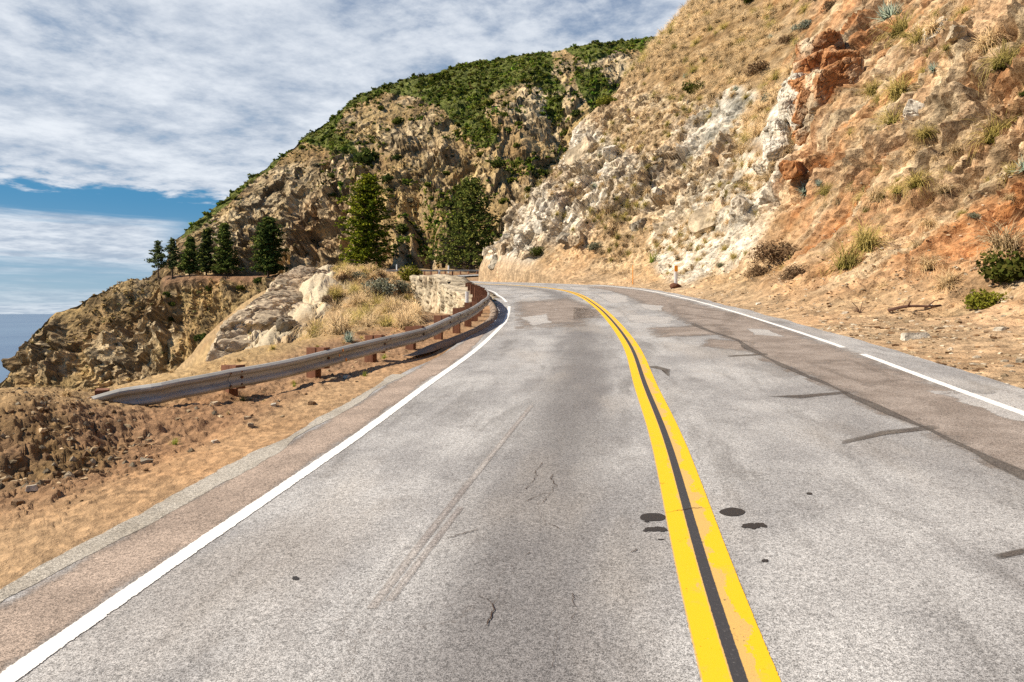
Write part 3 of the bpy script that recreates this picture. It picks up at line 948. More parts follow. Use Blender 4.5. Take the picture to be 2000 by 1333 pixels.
disp += (0.3 + mr) * (3.6 * mb1 + 1.7 * mb2 + 0.35 * mb3) * (1 - crest * 0.75) * (1 - ledge)
MV = MV + Mn * disp[..., None]
mpx, mpy = proj(MV)
pw, qw = mpx + 14 * fbm(MV * 0.08, 3, 240), mpy + 14 * fbm(MV * 0.08, 3, 241)

GREEN = [
    [(352, 468), (362, 440), (450, 365), (560, 280), (562, 300), (500, 352), (440, 398), (385, 446)],
    [(580, 272), (620, 225), (676, 205), (672, 230), (655, 255), (690, 275), (700, 300), (640, 292), (600, 283)],
    [(640, 230), (690, 170), (760, 145), (900, 112), (1010, 95), (1078, 90), (1080, 125), (1068, 152), (1010, 165), (960, 180), (940, 205), (965, 245), (975, 280), (935, 288), (905, 262), (880, 232), (860, 205), (800, 190), (755, 180), (700, 200), (670, 225)],
    [(1100, 80), (1180, 65), (1300, 60), (1290, 110), (1240, 98), (1200, 95), (1180, 112), (1150, 125), (1118, 108)],
    [(1125, 130), (1170, 135), (1195, 165), (1218, 185), (1200, 222), (1160, 225), (1140, 195), (1125, 165)],
    [(1040, 148), (1085, 150), (1105, 180), (1060, 185)],
    [(1070, 190), (1100, 188), (1105, 235), (1082, 245), (1070, 215)]]
green = np.zeros(mpx.shape)
for g in GREEN:
    green = np.maximum(green, inpoly(pw * .6 + mpx * .4, qw * .6 + mpy * .4, g).astype(float))
green *= (vs[None] > 3.05)

t_grs = np.array([0.42, 0.295, 0.125])
t_soil = np.array([0.30, 0.20, 0.092])
t_rock = np.array([0.50, 0.375, 0.21])
t_pale = np.array([0.60, 0.475, 0.29])
t_dark = np.array([0.09, 0.065, 0.04])
t_orn = np.array([0.36, 0.19, 0.075])
mc = np.broadcast_to(t_grs, MV.shape).copy()
mc = mixc(mc, t_soil, np.clip(0.35 + 1.8 * fbm(MV * 0.06, 4, 250), 0, 1))
mc = mixc(mc, t_rock, np.clip(mr * 1.1 + (mi2 - 0.5) * 0.5, 0, 1) * 0.9)
mc = mixc(mc, t_pale, np.clip(mr * 1.3 - 0.55 + (mi2 - 0.5) * 0.9, 0, 1) * 0.8)
mc = mixc(mc, t_orn, np.clip(blob(pw, qw, 610, 440, 45, 60) + blob(pw, qw, 880, 470, 50, 40) + (fbm(MV * 0.05, 3, 255) - 0.25) * 2, 0, 1) * 0.5)
mc = mixc(mc, t_dark, np.clip(((1 - sstep(0.0, 0.1, me1)) * 0.9 + (1 - sstep(0, 0.09, me2)) * 0.6) * (0.3 + mr), 0, 1) * 0.8)
mc = mixc(mc, t_soil * 0.62, np.clip((fbm(MV * 0.11, 4, 258) - 0.05) * 3, 0, 1) * 0.5)
head = 1 - sstep(2.3, 2.9, vs)[None]
mc = mixc(mc, mc * np.array([0.82, 0.76, 0.68]), np.broadcast_to(head, mpx.shape) * 0.2)
mc = mixc(mc, np.array([0.22, 0.115, 0.07]), ledge * 0.75)
mc = mixc(mc, np.array([0.10, 0.125, 0.02]), green * 0.92)
mc *= (0.75 + 0.4 * mi3)[..., None] * (1 + 0.4 * (mi2 - 0.5) * mr)[..., None]
mountain = mesh_np('mountain', MV, grid_faces(NU, NV, flip=True), M['mount'], col=mc, smooth=False)
tag(mountain, kind='structure')

# ------------------------------------------------------------------ rail line and the ground left of the road
rail_path = Path([(-6.5, 9.0), (-5.8, 9.05), (-4.9, 9.45), (-4.08, 10.45), (-3.36, 12.1), (-2.66, 13.9), (-2.06, 15.8), (-1.42, 18.5), (-1.02, 22), (-0.93, 25.7), (-1.15, 31), (-1.75, 37), (-2.6, 43), (-3.6, 50), (-5.2, 57), (-8.0, 64), (-11.4, 70.6), (-15.3, 79), (-18.6, 90)])
ctrl = []          # X, Y, height above the road plane


def cp(px_, py_, Y):
    v = P(px_, py_, Y)
    ctrl.append((v[0], Y, v[2] - plane(v[0], Y)))


for s_ in np.concatenate([np.arange(0, 30, 3.0), np.arange(30, centre.L, 8)]):
    q_, t_, n_ = centre.at(s_)
    e_ = float(edgeL(s_))
    for off, r in ((0.0, -0.25), (-e_ + 1.2, -0.22), (-e_ - 0.15, -0.02)):
        ctrl.append((q_[0] + n_[0] * off, q_[1] + n_[1] * off, r))
for Y_ in (12, 14, 16, 18.5, 22, 26, 31, 37, 43):
    i_ = np.argmin(np.abs(rail_path.p[:, 1] - Y_))
    ctrl.append((rail_path.p[i_, 0] - 0.25, Y_, -0.05))
for a in [(0, 935, 6.4), (80, 925, 6.6), (0, 860, 7.2), (60, 782, 8.0), (-100, 775, 8.3), (-300, 770, 8.6), (150, 795, 8.4), (130, 850, 7.6), (220, 870, 7.9), (-300, 950, 6.9), (230, 800, 8.9),
          (300, 738, 13), (200, 762, 12), (60, 790, 11), (441, 699, 15), (564, 676, 17.5), (635, 658, 20), (380, 770, 10.8), (520, 715, 13), (-200, 800, 11.5),
          (640, 625, 25), (700, 605, 27), (750, 600, 30), (640, 590, 32), (720, 560, 36), (780, 570, 38), (650, 540, 45), (735, 537, 47), (765, 540, 50), (700, 539, 49), (735, 545, 55), (770, 546, 57), (590, 546, 42), (812, 640, 47), (800, 625, 43), (792, 640, 36),
          (815, 655, 40), (840, 652, 37), (870, 640, 34), (895, 632, 31), (470, 668, 24), (520, 622, 30), (560, 580, 36), (560, 640, 26), (790, 615, 36), (700, 640, 22), (780, 640, 24)]:
    cp(*a)
for X_, Y_, Z_ in [(-12, 17, -7), (-10.5, 14.5, -4), (-14, 13.5, -7), (-20, 13, -12), (-14, 24, -7), (-17, 32, -7), (-21, 42, -6), (-22, 52, -3), (-16, 56, 1.5), (-26, 60, -3), (-30, 75, -2), (-34, 95, -3), (-30, 115, -3), (-36, 45, -22), (-28, 28, -20), (-30, 18, -22), (-24, 8, -8), (-16, 8, -1.2), (-16, 4, 0), (-30, 2, -6), (-12, -2, 0.1), (-30, -6, -4), (-8, 0, 0.0), (-40, 10, -26), (-50, 40, -36), (-55, 80, -30), (-50, 120, -28), (-22, 130, 1), (-13, 62, 1.0), (-13, 68, 0.6), (-20, 84, 0.3), (-24, 100, 0), (-20, 122, 0)]:
    ctrl.append((X_, Y_, Z_ - (plane(X_, Y_) if Z_ < -2.5 else 0)))
for a in [(450, 690, 22), (470, 664, 24), (520, 618, 30), (560, 576, 36), (590, 544, 42)]:
    v = P(*a)
    for dx_, dz_ in ((-1.5, -2.0), (-3.0, -4.5)):
        ctrl.append((v[0] + dx_, v[1] + 0.5, v[2] + dz_ - plane(v[0] + dx_, v[1])))
ctrl = np.array(ctrl)


def tps_fit(c, lam=1e-3):
    p, z = c[:, :2] / 10, c[:, 2]
    r = np.linalg.norm(p[:, None] - p[None], axis=-1)
    K = np.where(r > 0, r * r * np.log(r + 1e-12), 0) + lam * np.eye(len(p))
    Q = np.c_[np.ones(len(p)), p]
    A = np.block([[K, Q], [Q.T, np.zeros((3, 3))]])
    w = np.linalg.solve(A, np.r_[z, 0, 0, 0])

    def ev(X, Y):
        s_ = np.stack([X.ravel(), Y.ravel()], 1) / 10
        out = np.zeros(len(s_))
        for i in range(0, len(s_), 20000):
            b = s_[i:i + 20000]
            rr = np.linalg.norm(b[:, None] - p[None], axis=-1)
            out[i:i + 20000] = np.where(rr > 0, rr * rr * np.log(rr + 1e-12), 0) @ w[:len(p)] + np.c_[np.ones(len(b)), b] @ w[len(p):]
        return out.reshape(X.shape)
    return ev


tps = tps_fit(ctrl)
gpx = np.concatenate([np.linspace(-4500, -200, 60, endpoint=False), np.linspace(-200, 960, 430)])
gy = [2.2]
while gy[-1] < 132:
    gy.append(gy[-1] * (1.0045 if 5.5 < gy[-1] < 12 else 1.0115))
gy = np.array(gy)
gX = (gpx[:, None] - 1000) / F * gy[None]
gY = np.broadcast_to(gy[None], gX.shape)
gR = tps(gX, gY)
# distance to the pavement edge, to keep the earth under the asphalt
dense_s = np.arange(0, centre.L, 0.25)
qd, td, nd = centre.at(dense_s)
ep = qd - nd * edgeL(dense_s)[:, None]
ii = np.argmin((gX[..., None] - ep[::2, 0]) ** 2 + (gY[..., None] - ep[::2, 1]) ** 2, axis=-1) * 2
outd = -((gX - ep[ii, 0]) * nd[ii, 0] + (gY - ep[ii, 1]) * nd[ii, 1])      # >0 outside the road
outd = np.where((gY > 105), np.maximum(outd, 0), outd)
gR = np.where(outd < 0.0, np.minimum(gR, -0.02) - np.minimum(0.12, -np.minimum(outd, 0) * 0.3), gR)
gR = np.where((outd >= 0) & (outd < 1.0), np.minimum(gR, 0.35 * outd), gR)
GV = np.stack([gX, gY, plane(gX, gY) + gR], -1)
gpxs, gpys = proj(GV)
rough = sstep(0.15, 1.1, outd)
slabm = inpoly(gpxs + 8 * fbm(GV * 0.5, 3, 330), gpys + 8 * fbm(GV * 0.5, 3, 331), [(425, 730), (465, 640), (555, 545), (650, 522), (685, 548), (668, 590), (600, 645), (520, 698)]) * (gY > 17)
pile = blob(gpxs, gpys, 70, 870, 190, 100) * sstep(0.9, 1.6, outd)
kb, ke, kid = blocks(GV * 5.0, 301, 0.8)
kb2, ke2, kid2 = blocks(GV * 12.0, 303, 0.8)
far_ = sstep(14, 26, gY)
disp = rough * (0.05 * fbm(GV * 1.5, 4, 300) + 0.02 * kb2 * (1 - far_) + 0.5 * far_ * fbm(GV * 0.25, 3, 305) * sstep(1.5, 4, outd) + 0.12 * far_ * fbm(GV * 1.2, 3, 306))
disp += pile * (0.03 * kb + 0.012 * kb2 + 0.13 * fbm(GV * 1.6, 5, 310))
sax = P(655, 540, 45) - P(450, 700, 21.5)
sax /= np.linalg.norm(sax)
along = (GV * sax).sum(-1)
acr = GV[..., 0] - along * sax[0]
sk_ = np.stack([along * 0.16, acr * 1.0, GV[..., 2] * 0.3], -1)
sb_, se_, si_ = blocks(sk_ + 0.3 * fbm(GV * 0.5, 3, 332)[..., None], 333, 0.7)
disp += slabm * (0.35 * sb_ + 0.3 * (ridged(sk_ * 1.7, 4, 334) - 0.3) - 0.2 * (1 - sstep(0, 0.08, se_)))
band_ = sstep(0.8, 1.2, outd) * (1 - sstep(2.6, 3.4, outd)) * (gY < 26)
disp += band_ * (0.07 * fbm(GV * 2.6, 4, 335) + 0.025 * kb)
disp += sstep(0.0, 0.2, outd) * 0.008 * fbm(GV * 9, 3, 311)
GV[..., 2] += disp
gpxs, gpys = proj(GV)
d_or = np.array([0.43, 0.285, 0.155])
d_br = np.array([0.32, 0.195, 0.105])
d_pl = np.array([0.19, 0.12, 0.052])
d_dry = np.array([0.38, 0.26, 0.125])
gc = np.broadcast_to(d_br, GV.shape).copy()
gc = mixc(gc, d_or, (1 - sstep(0.9, 1.5, outd + 0.3 * fbm(GV * 0.9, 3, 320))) * (1 - sstep(11, 14, gY)) * (0.75 + 0.5 * fbm(GV * 1.1, 3, 321)))
gc = mixc(gc, d_pl, pile)
gc = mixc(gc, d_dry, sstep(2.3, 3.5, outd) * (1 - pile))
gc = mixc(gc, np.array([0.26, 0.155, 0.085]), band_ * np.clip(0.4 + 1.6 * fbm(GV * 1.3, 4, 336), 0, 1) * 0.8)
gc = mixc(gc, np.array([0.30, 0.20, 0.11]), far_ * 0.5 * np.clip(0.5 + 1.5 * fbm(GV * 0.3, 3, 322), 0, 1))
gc = mixc(gc, np.array([0.60, 0.50, 0.34]) * (0.75 + 0.4 * si_)[..., None], slabm * (1 - 0.7 * np.clip(1 - sstep(0, 0.07, se_), 0, 1)))
gc = mixc(gc, np.array([0.36, 0.24, 0.12]), slabm * np.clip((fbm(GV * 0.6, 4, 337) - 0.12) * 4, 0, 1) * 0.7)
gc *= np.where(slabm > 0, 1, 0.75 + 0.5 * kid2)[..., None]
gnd = mesh_np('ground', GV, grid_faces(len(gpx), len(gy), flip=True), M['dirt'], col=gc)
tag(gnd, kind='structure')

# wide earth under the road and behind, so nothing floats from other places
bx = np.array([[-30, -60, plane(-30, -60) - 0.6], [60, -60, plane(60, -60) - 0.6], [40, 12, plane(40, 12) - 1.2], [-3, 12, plane(-3, 12) - 0.6], [-30, 2.3, plane(-30, 2.3) - 7]])
tag(mesh_np('ground', bx, np.array([[0, 1, 2, 3, 4]]), M['dirt'], col=np.broadcast_to(d_br, (5, 3))), kind='structure')

# ------------------------------------------------------------------ sea
SEA = -62.0
m_, t = newmat('sea_water')
p = t.pos()
n = t.noise(t.scale_vec(p, (0.05, 0.02, 1)), 1.0, 6, 0.6)
n2 = t.noise(t.scale_vec(p, (0.002, 0.0006, 1)), 1.0, 4, 0.6)
c = t.mix(t.ramp(n2, 0.4, 0.65), (0.06, 0.12, 0.21), (0.09, 0.16, 0.25))
t.out(t.princ(c, 0.35, t.bump(n, 0.2, 1.0), spec=0.4))
xs = np.array([-60000, -20000, -6000, -2000, -600, 0, 600, 3000, 20000, 60000.0])
ys = np.array([-3000, -500, 60, 150, 300, 700, 1500, 4000, 12000, 40000, 90000.0])
XX, YY = np.meshgrid(xs, ys, indexing='ij')
tag(mesh_np('sea', np.stack([XX, YY, XX * 0 + SEA], -1), grid_faces(len(xs), len(ys), True), m_), kind='structure')

# ------------------------------------------------------------------ finding the ground
def bvh(V, nr, nc):
    return BVHTree.FromPolygons(V.reshape(-1, 3).tolist(), grid_faces(nr, nc).tolist())


BV = {'hill': bvh(HV, len(sc), len(dv)), 'mountain': bvh(MV, NU, NV), 'ground': bvh(GV, len(gpx), len(gy))}
EYE = Vector((0, 0, H))


def ray(px_, py_, which=('hill', 'ground', 'mountain')):
    d = Vector(((px_ - 1000) / F, 1, (613 - py_) / F)).normalized()
    best = None
    for k in which:
        loc, nor, idx, dist = BV[k].ray_cast(EYE, d)
        if loc is not None and (best is None or dist < best[2]):
            if nor.z < 0:
                nor = -nor
            best = (loc, nor, dist, k)
    return best


def seen(pts, eps=0.6):
    out = np.zeros(len(pts), bool)
    for i, p_ in enumerate(pts):
        v = Vector(p_) - EYE
        L_ = v.length
        v.normalize()
        ok = True
        for k in BV:
            loc, nor, idx, dist = BV[k].ray_cast(EYE, v)
            if loc is not None and dist < L_ - max(eps, 0.012 * L_):
                ok = False
                break
        out[i] = ok
    return out


def down(X_, Y_, which=('hill', 'ground')):
    z = -1e9
    for k in which:
        loc, nor, idx, dist = BV[k].ray_cast(Vector((X_, Y_, 120)), Vector((0, 0, -1)))
        if loc is not None:
            z = max(z, loc.z)
    return z


def area_w(V):
    a = np.linalg.norm(np.cross(np.gradient(V, axis=0), np.gradient(V, axis=1)), axis=-1)
    return a


def scatter(V, prob, n, jitter=0.5):
    w_ = (area_w(V) * prob).ravel()
    w_ = w_ / w_.sum()
    i = rng.choice(len(w_), n, p=w_)
    return i, V.reshape(-1, 3)[i]


# ------------------------------------------------------------------ plants
def rdirs(n):
    v = rng.normal(0, 1, (n, 3))
    return v / np.linalg.norm(v, axis=1, keepdims=True)


def leaf_quads(c, size, col, up=0.0, long=1.6):
    n = len(c)
    a = rdirs(n)
    a[:, 2] = a[:, 2] * (1 - up)
    b = np.cross(a, rdirs(n))
    b /= np.linalg.norm(b, axis=1, keepdims=True) + 1e-9
    s_ = np.broadcast_to(size, (n,))[:, None] * rng.uniform(0.6, 1.3, (n, 1))
    V = np.stack([c - a * s_ * long / 2, c + b * s_ / 2, c + a * s_ * long / 2, c - b * s_ / 2], 1).reshape(-1, 3)
    F_ = np.arange(4 * n).reshape(n, 4)
    return V, F_, np.repeat(col, 4, axis=0)


def vary(base, n, amt=0.3, alt=None, p=0.3):
    c = np.broadcast_to(np.array(base, float), (n, 3)).copy()
    if alt is not None:
        m = rng.random(n) < p
        c[m] = alt
    return c * rng.uniform(1 - amt, 1 + amt, (n, 1))


def shrub_data(n=700, leaf=0.12, base=(0.075, 0.09, 0.02), alt=(0.12, 0.12, 0.03), lumps=11, flatk=0.75, p=0.3, up=0.0, long=1.6):
    cs = rdirs(lumps) * rng.uniform(0.25, 0.62, (lumps, 1))
    cs[:, 2] = np.abs(cs[:, 2]) * flatk + 0.12
    rs = rng.uniform(0.28, 0.46, lumps)
    k = rng.integers(0, lumps, n)
    d = rdirs(n)
    d[:, 2] = d[:, 2] * 0.85 + 0.15
    pts = cs[k] + d * (rs[k] * rng.uniform(0.55, 1.08, n))[:, None]
    pts[:, 2] = np.maximum(pts[:, 2], 0.0)
    lk = rng.uniform(0.75, 1.25, lumps)
    col = vary(base, n, 0.3, alt, p) * lk[k][:, None]
    return leaf_quads(pts, leaf, col, up, long)


def tuft_data(n=130, wid=0.03, tip=(0.52, 0.38, 0.17), base=(0.27, 0.21, 0.07), droop=0.5, hh=1.0, spread=1.0):
    az = rng.uniform(0, 2 * math.pi, n)
    lean = np.abs(rng.normal(0, 0.55, n)).clip(0, 1.35) * spread
    L_ = rng.uniform(0.55, 1.1, n) * hh
    r0 = np.sqrt(rng.random(n)) * 0.22
    a2 = rng.uniform(0, 2 * math.pi, n)
    o = np.stack([np.cos(a2) * r0, np.sin(a2) * r0, np.full(n, -0.08)], 1)
    hd = np.stack([np.cos(az), np.sin(az), az * 0], 1)
    sd_ = np.stack([-np.sin(az), np.cos(az), az * 0], 1)
    tw = rng.uniform(-1, 1, n)[:, None]
    sd_ = sd_ * np.sqrt(1 - 0.5 * tw ** 2) + hd * tw * 0.7
    rows_ = []
    for tt_, ww_ in ((0, 1.0), (0.4, 0.9), (0.75, 0.6), (1.0, 0.12)):
        ang_ = lean + droop * tt_ * tt_ * (0.4 + lean)
        p_ = o + (hd * np.sin(ang_)[:, None] + np.array([0, 0, 1.0]) * np.cos(ang_)[:, None]) * (L_ * tt_)[:, None]
        rows_ += [p_ - sd_ * wid * ww_ / 2, p_ + sd_ * wid * ww_ / 2]
    V = np.stack(rows_, 1)          # n,8,3
    idx = np.arange(n)[:, None] * 8
    F_ = np.concatenate([idx + np.array([0, 1, 3, 2]), idx + np.array([2, 3, 5, 4]), idx + np.array([4, 5, 7, 6])])
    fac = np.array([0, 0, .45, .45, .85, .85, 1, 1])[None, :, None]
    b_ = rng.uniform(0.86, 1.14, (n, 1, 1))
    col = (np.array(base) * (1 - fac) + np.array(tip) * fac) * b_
    return V.reshape(-1, 3), F_, col.reshape(-1, 3)


def data_mesh(name, data, mat):
    """a mesh built once for copies; returns the object (hidden from nothing: it is moved to its first place)"""
    V, F_, c = data
    return mesh_np(name, V, F_, mat, col=c, smooth=False)


def merged(name, variants, locs, scales, rots, mat, tint=None, kind='stuff', label=None, cat=None, zs=None, normal=None):
    Vs, Fs, Cs, off = [], [], [], 0
    pick = rng.integers(0, len(variants), len(locs))
    for k, (V, F_, c) in enumerate(variants):
        ids = np.where(pick == k)[0]
        if not len(ids):
            continue
        ca, sa = np.cos(rots[ids])[:, None], np.sin(rots[ids])[:, None]
        s_ = scales[ids][:, None]
        x = (V[None, :, 0] * ca - V[None, :, 1] * sa) * s_
        y = (V[None, :, 0] * sa + V[None, :, 1] * ca) * s_
        z = V[None, :, 2] * s_ * (1 if zs is None else zs[ids][:, None])
        W = np.stack([x, y, z], -1)
        if normal is not None:
            W = W + normal[ids][:, None, :] * (V[None, :, 2] * s_ * 0.35)[..., None]
        W = W + locs[ids][:, None]
        nv = len(V)
        Vs.append(W.reshape(-1, 3))
        Fs.append((F_[None] + (np.arange(len(ids)) * nv)[:, None, None] + off).reshape(-1, F_.shape[1]))
        cc = np.broadcast_to(c[None], (len(ids), nv, 3))
        if tint is not None:
            cc = cc * tint[ids][:, None]
        Cs.append(cc.reshape(-1, 3))
        off += nv * len(ids)
    o = mesh_np(name, np.concatenate(Vs), np.concatenate(Fs), mat, col=np.concatenate(Cs), smooth=False)
    return tag(o, label, cat, None, kind)


class Kit:
    """one mesh per variant; every placing is its own object"""
    def __init__(self, name, datas, mat):
        self.name, self.mat, self.datas = name, mat, datas
        self.me = [None] * len(datas)

    def put(self, loc, scale, label, cat, group=None, rotz=None, k=None, tilt=(0, 0)):
        k = rng.integers(0, len(self.datas)) if k is None else k
        if self.me[k] is None:
            o = data_mesh(self.name, self.datas[k], self.mat)
            self.me[k] = o.data
        else:
            o = bpy.data.objects.new(self.name, self.me[k])
            C.objects.link(o)
        o.location = loc
        o.scale = (scale,) * 3 if np.isscalar(scale) else scale
        o.rotation_euler = (tilt[0], tilt[1], rng.uniform(0, 6.28) if rotz is None else rotz)
        return tag(o, label, cat, group)


OLIVE = dict(tip=(0.56, 0.44, 0.16), base=(0.20, 0.18, 0.04))  # olive blade feet, darkened so base shade sits in the colour
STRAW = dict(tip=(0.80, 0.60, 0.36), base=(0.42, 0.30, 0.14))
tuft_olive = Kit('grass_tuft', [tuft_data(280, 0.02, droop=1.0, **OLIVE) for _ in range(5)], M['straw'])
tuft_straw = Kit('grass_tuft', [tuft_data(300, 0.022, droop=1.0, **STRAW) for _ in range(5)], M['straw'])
tuft_green = Kit('grass_tuft', [tuft_data(90, 0.03, tip=(0.42, 0.42, 0.08), base=(0.2, 0.26, 0.04), hh=0.9) for _ in range(2)], M['straw'])
yucca_d = [tuft_data(150, 0.055, tip=(0.40, 0.47, 0.38), base=(0.26, 0.33, 0.25), droop=0.05, spread=1.7) for _ in range(2)]
yucca = Kit('yucca', yucca_d, M['straw'])
bush_green = Kit('shrub', [shrub_data(1500, 0.085) for _ in range(4)], M['leaf'])
bush_bright = Kit('shrub', [shrub_data(1500, 0.08, (0.13, 0.14, 0.02), (0.18, 0.17, 0.03)) for _ in range(2)], M['leaf'])
bush_grey = Kit('shrub', [shrub_data(1500, 0.07, (0.14, 0.15, 0.10), (0.24, 0.25, 0.19), p=0.45) for _ in range(3)], M['leaf'])
bush_dry = Kit('shrub', [shrub_data(1300, 0.05, (0.16, 0.105, 0.065), (0.26, 0.19, 0.12), p=0.4, long=4.0) for _ in range(3)], M['leaf'])


def at_slope(px_, py_, which=('hill', 'ground', 'mountain')):
    h_ = ray(px_, py_, which)
    return (h_[0], h_[1], h_[0].y) if h_ else None


# --- the tufts that stand out on the near slope, each read off its place
HERO = [(1655, 522, 38, 'o', 'big olive bunchgrass clump low on the orange slope, lower of a touching pair'),
        (1690, 482, 34, 'o', 'olive bunchgrass clump low on the orange slope, upper of a touching pair'),
        (1962, 488, 42, 's', 'wide pale straw tuft above the dark green bush at the slope foot'),
        (1942, 275, 38, 'o', 'large drooping olive tuft left of the grey yucca at the photo edge'),
        (1957, 132, 34, 'o', 'bushy olive tuft high on the slope near the upper right corner'),
        (1810, 265, 20, 'o', 'small spiky olive tuft alone on bare tan earth below the upper white rocks'),
        (1760, 70, 34, 'o', 'dark olive tuft right below the big yucca on the hilltop'),
        (1795, 82, 24, 'o', 'smaller olive tuft touching the dark one below the big yucca'),
        (1790, 362, 24, 'o', 'leaning olive tuft beside the smooth orange rock band'),
        (1712, 390, 26, 's', 'ragged straw tuft hanging in the middle of the orange slope'),
        (1850, 560, 26, 's', 'flat yellowish tuft on the scree left of the dark green bush'),
        (1815, 525, 22, 's', 'thin yellowish tuft on scree above the flat yellow one'),
        (1845, 375, 18, 's', 'pale tuft on the orange slope above the grey green bush'),
        (1745, 240, 24, 'o', 'olive tuft on the tan slope right of the stacked orange outcrop'),
        (1755, 185, 30, 'o', 'tall olive tuft upslope of the stacked orange outcrop'),
        (1705, 180, 20, 'o', 'short olive tuft hugging the right side of the orange outcrop'),
        (1610, 378, 18, 'o', 'olive tuft between the two small yuccas under the outcrop'),
        (1275, 512, 16, 'g', 'bright green tuft at the foot of the white rock face'),
        (1930, 90, 26, 's', 'straw tuft left of the bushy olive tuft near the upper corner'),
        (1825, 60, 20, 's', 'straw tuft under the white rocks near the hilltop')]
for px_, py_, r_, k_, lab in HERO:
    a = at_slope(px_, py_, ('hill',))
    if a:
        rr = r_ / F * a[2] * 1.95
        kit = {'o': tuft_olive, 's': tuft_straw, 'g': tuft_green}[k_]
        kit.put(a[0] - a[1] * 0.05, (rr, rr, rr * 0.95), lab, 'grass tuft', tilt=(-0.1, -0.35))

# --- the many tufts of the slope: the largest as things, the rest as one mass
hp = hill_px.ravel(), hill_py.ravel()
prob = (0.08 + 1.7 * np.clip(grassy, 0, 1) + 0.6 * blob(hill_px, hill_py, 1150, 400, 220, 190) + 0.35 * blob(hill_px, hill_py, 1300, 300, 200, 200)) * (1 - 0.75 * np.clip(hill_rocky - 0.3, 0, 1) / 0.7) * sstep(3.0, 6.0, dv)[None]
prob *= np.clip(0.35 + 2.2 * fbm(HV * 0.25, 3, 400), 0.03, 1.6)
prob *= 1 - 0.93 * inpoly(hill_px, hill_py, [(1600, 0), (1680, 0), (1590, 140), (1520, 260), (1490, 240), (1560, 120)])
prob *= 1 - 0.6 * slab
prob *= (hill_px > 900) & (hill_px < 2100) & (hill_py > -60) & (sc[:, None] < s_end + 6) & (HV[..., 1] > 4)
i_, locs = scatter(HV, prob, 5600)
gz = grassy.ravel()[i_]
rad = rng.uniform(0.3, 0.8, len(i_)) * (0.85 + 0.75 * gz)
ordr = np.argsort(-rad)
kept = []
for j in ordr:                                    # clumps keep their distance from each other
    if kept:
        dd_ = np.linalg.norm(locs[kept] - locs[j], axis=1)
        if (dd_ < 0.5 * (rad[kept] + rad[j])).any():
            continue
    kept.append(j)
kept = np.array(kept)
i_, locs, rad, gz = i_[kept], locs[kept], rad[kept], gz[kept]
Nh = normals(HV).reshape(-1, 3)[i_]
locs = locs - Nh * 0.06
ppx, ppy = hp[0][i_], hp[1][i_]
size = rad / np.maximum(locs[:, 1], 4)
cand = np.argsort(-size)[:800]
vis = seen(locs[cand] + np.array([0, 0, 0.3]))
inside = (ppx[cand] > -10) & (ppx[cand] < 2010) & (ppy[cand] > -10)
chosen = cand[vis & inside][:235]
rest = np.setdiff1d(np.arange(len(i_)), chosen)
for j in chosen:
    x_, y_ = ppx[j], ppy[j]
    if y_ < 210 and x_ < 1600:
        lab, grp = 'dry straw tuft among many on the grassy upper slope of the right hill', 'bunchgrass on the grassy upper slope'
    elif x_ < 1330:
        lab, grp = 'dry tuft growing between cream rocks beside the white rock face', 'bunchgrass among the cream rocks'
    elif x_ < 1600:
        lab, grp = 'dry tuft growing between the white rock face and the orange outcrop', 'bunchgrass between white rock and outcrop'
    elif y_ < 230:
        lab, grp = 'small tuft on the tan upper slope right of the orange outcrop', 'bunchgrass above the orange slope'
    else:
        lab, grp = 'small tuft scattered on the orange lower slope beside the right lane', 'bunchgrass on the orange slope'
    kit = tuft_straw if rng.random() < 0.5 + 0.35 * gz[j] else tuft_olive
    kit.put(locs[j], (rad[j], rad[j], rad[j] * rng.uniform(0.8, 1.05)), lab, 'grass tuft', grp, tilt=(rng.normal(0, .1), -0.22))
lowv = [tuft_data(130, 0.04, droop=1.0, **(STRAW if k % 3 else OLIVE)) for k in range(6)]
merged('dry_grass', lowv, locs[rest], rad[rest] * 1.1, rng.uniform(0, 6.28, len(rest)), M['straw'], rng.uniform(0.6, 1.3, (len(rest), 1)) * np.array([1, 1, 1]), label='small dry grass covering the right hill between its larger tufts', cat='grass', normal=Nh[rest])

# --- yuccas
for px_, py_, r_, lab in [(1738, 34, 34, 'big spiky grey green yucca on the hilltop above the orange slope'),
                          (2003, 332, 30, 'grey green yucca cut by the photo edge on the orange slope'),
                          (1824, 136, 15, 'small pale blue yucca on bare tan earth below the hilltop'),
                          (1572, 375, 22, 'drooping grey yucca under the overhang below the outcrop, left of a smaller one'),
                          (1600, 362, 13, 'little grey yucca right of the drooping one below the outcrop'),
                          (1510, 303, 14, 'blue grey yucca on the white slab edge beside the outcrop'),
                          (1503, 76, 10, 'tiny round yucca on the grassy upper slope'),
                          (1339, 151, 9, 'small blue yucca left of the round green shrub on the grassy slope'),
                          (1437, 176, 10, 'small blue yucca above the grey slab'),
                          (1170, 306, 9, 'small grey yucca among cream rocks on the ridge'),
                          (1160, 365, 9, 'small grey yucca below the cream boulder on the ridge'),
                          (1550, 60, 12, 'grey yucca beside twiggy shrubs near the hill crest')]:
    a = at_slope(px_, py_, ('hill',))
    if a:
        yucca.put(a[0], r_ / F * a[2] * 1.1, lab, 'yucca', tilt=(0, -0.35))

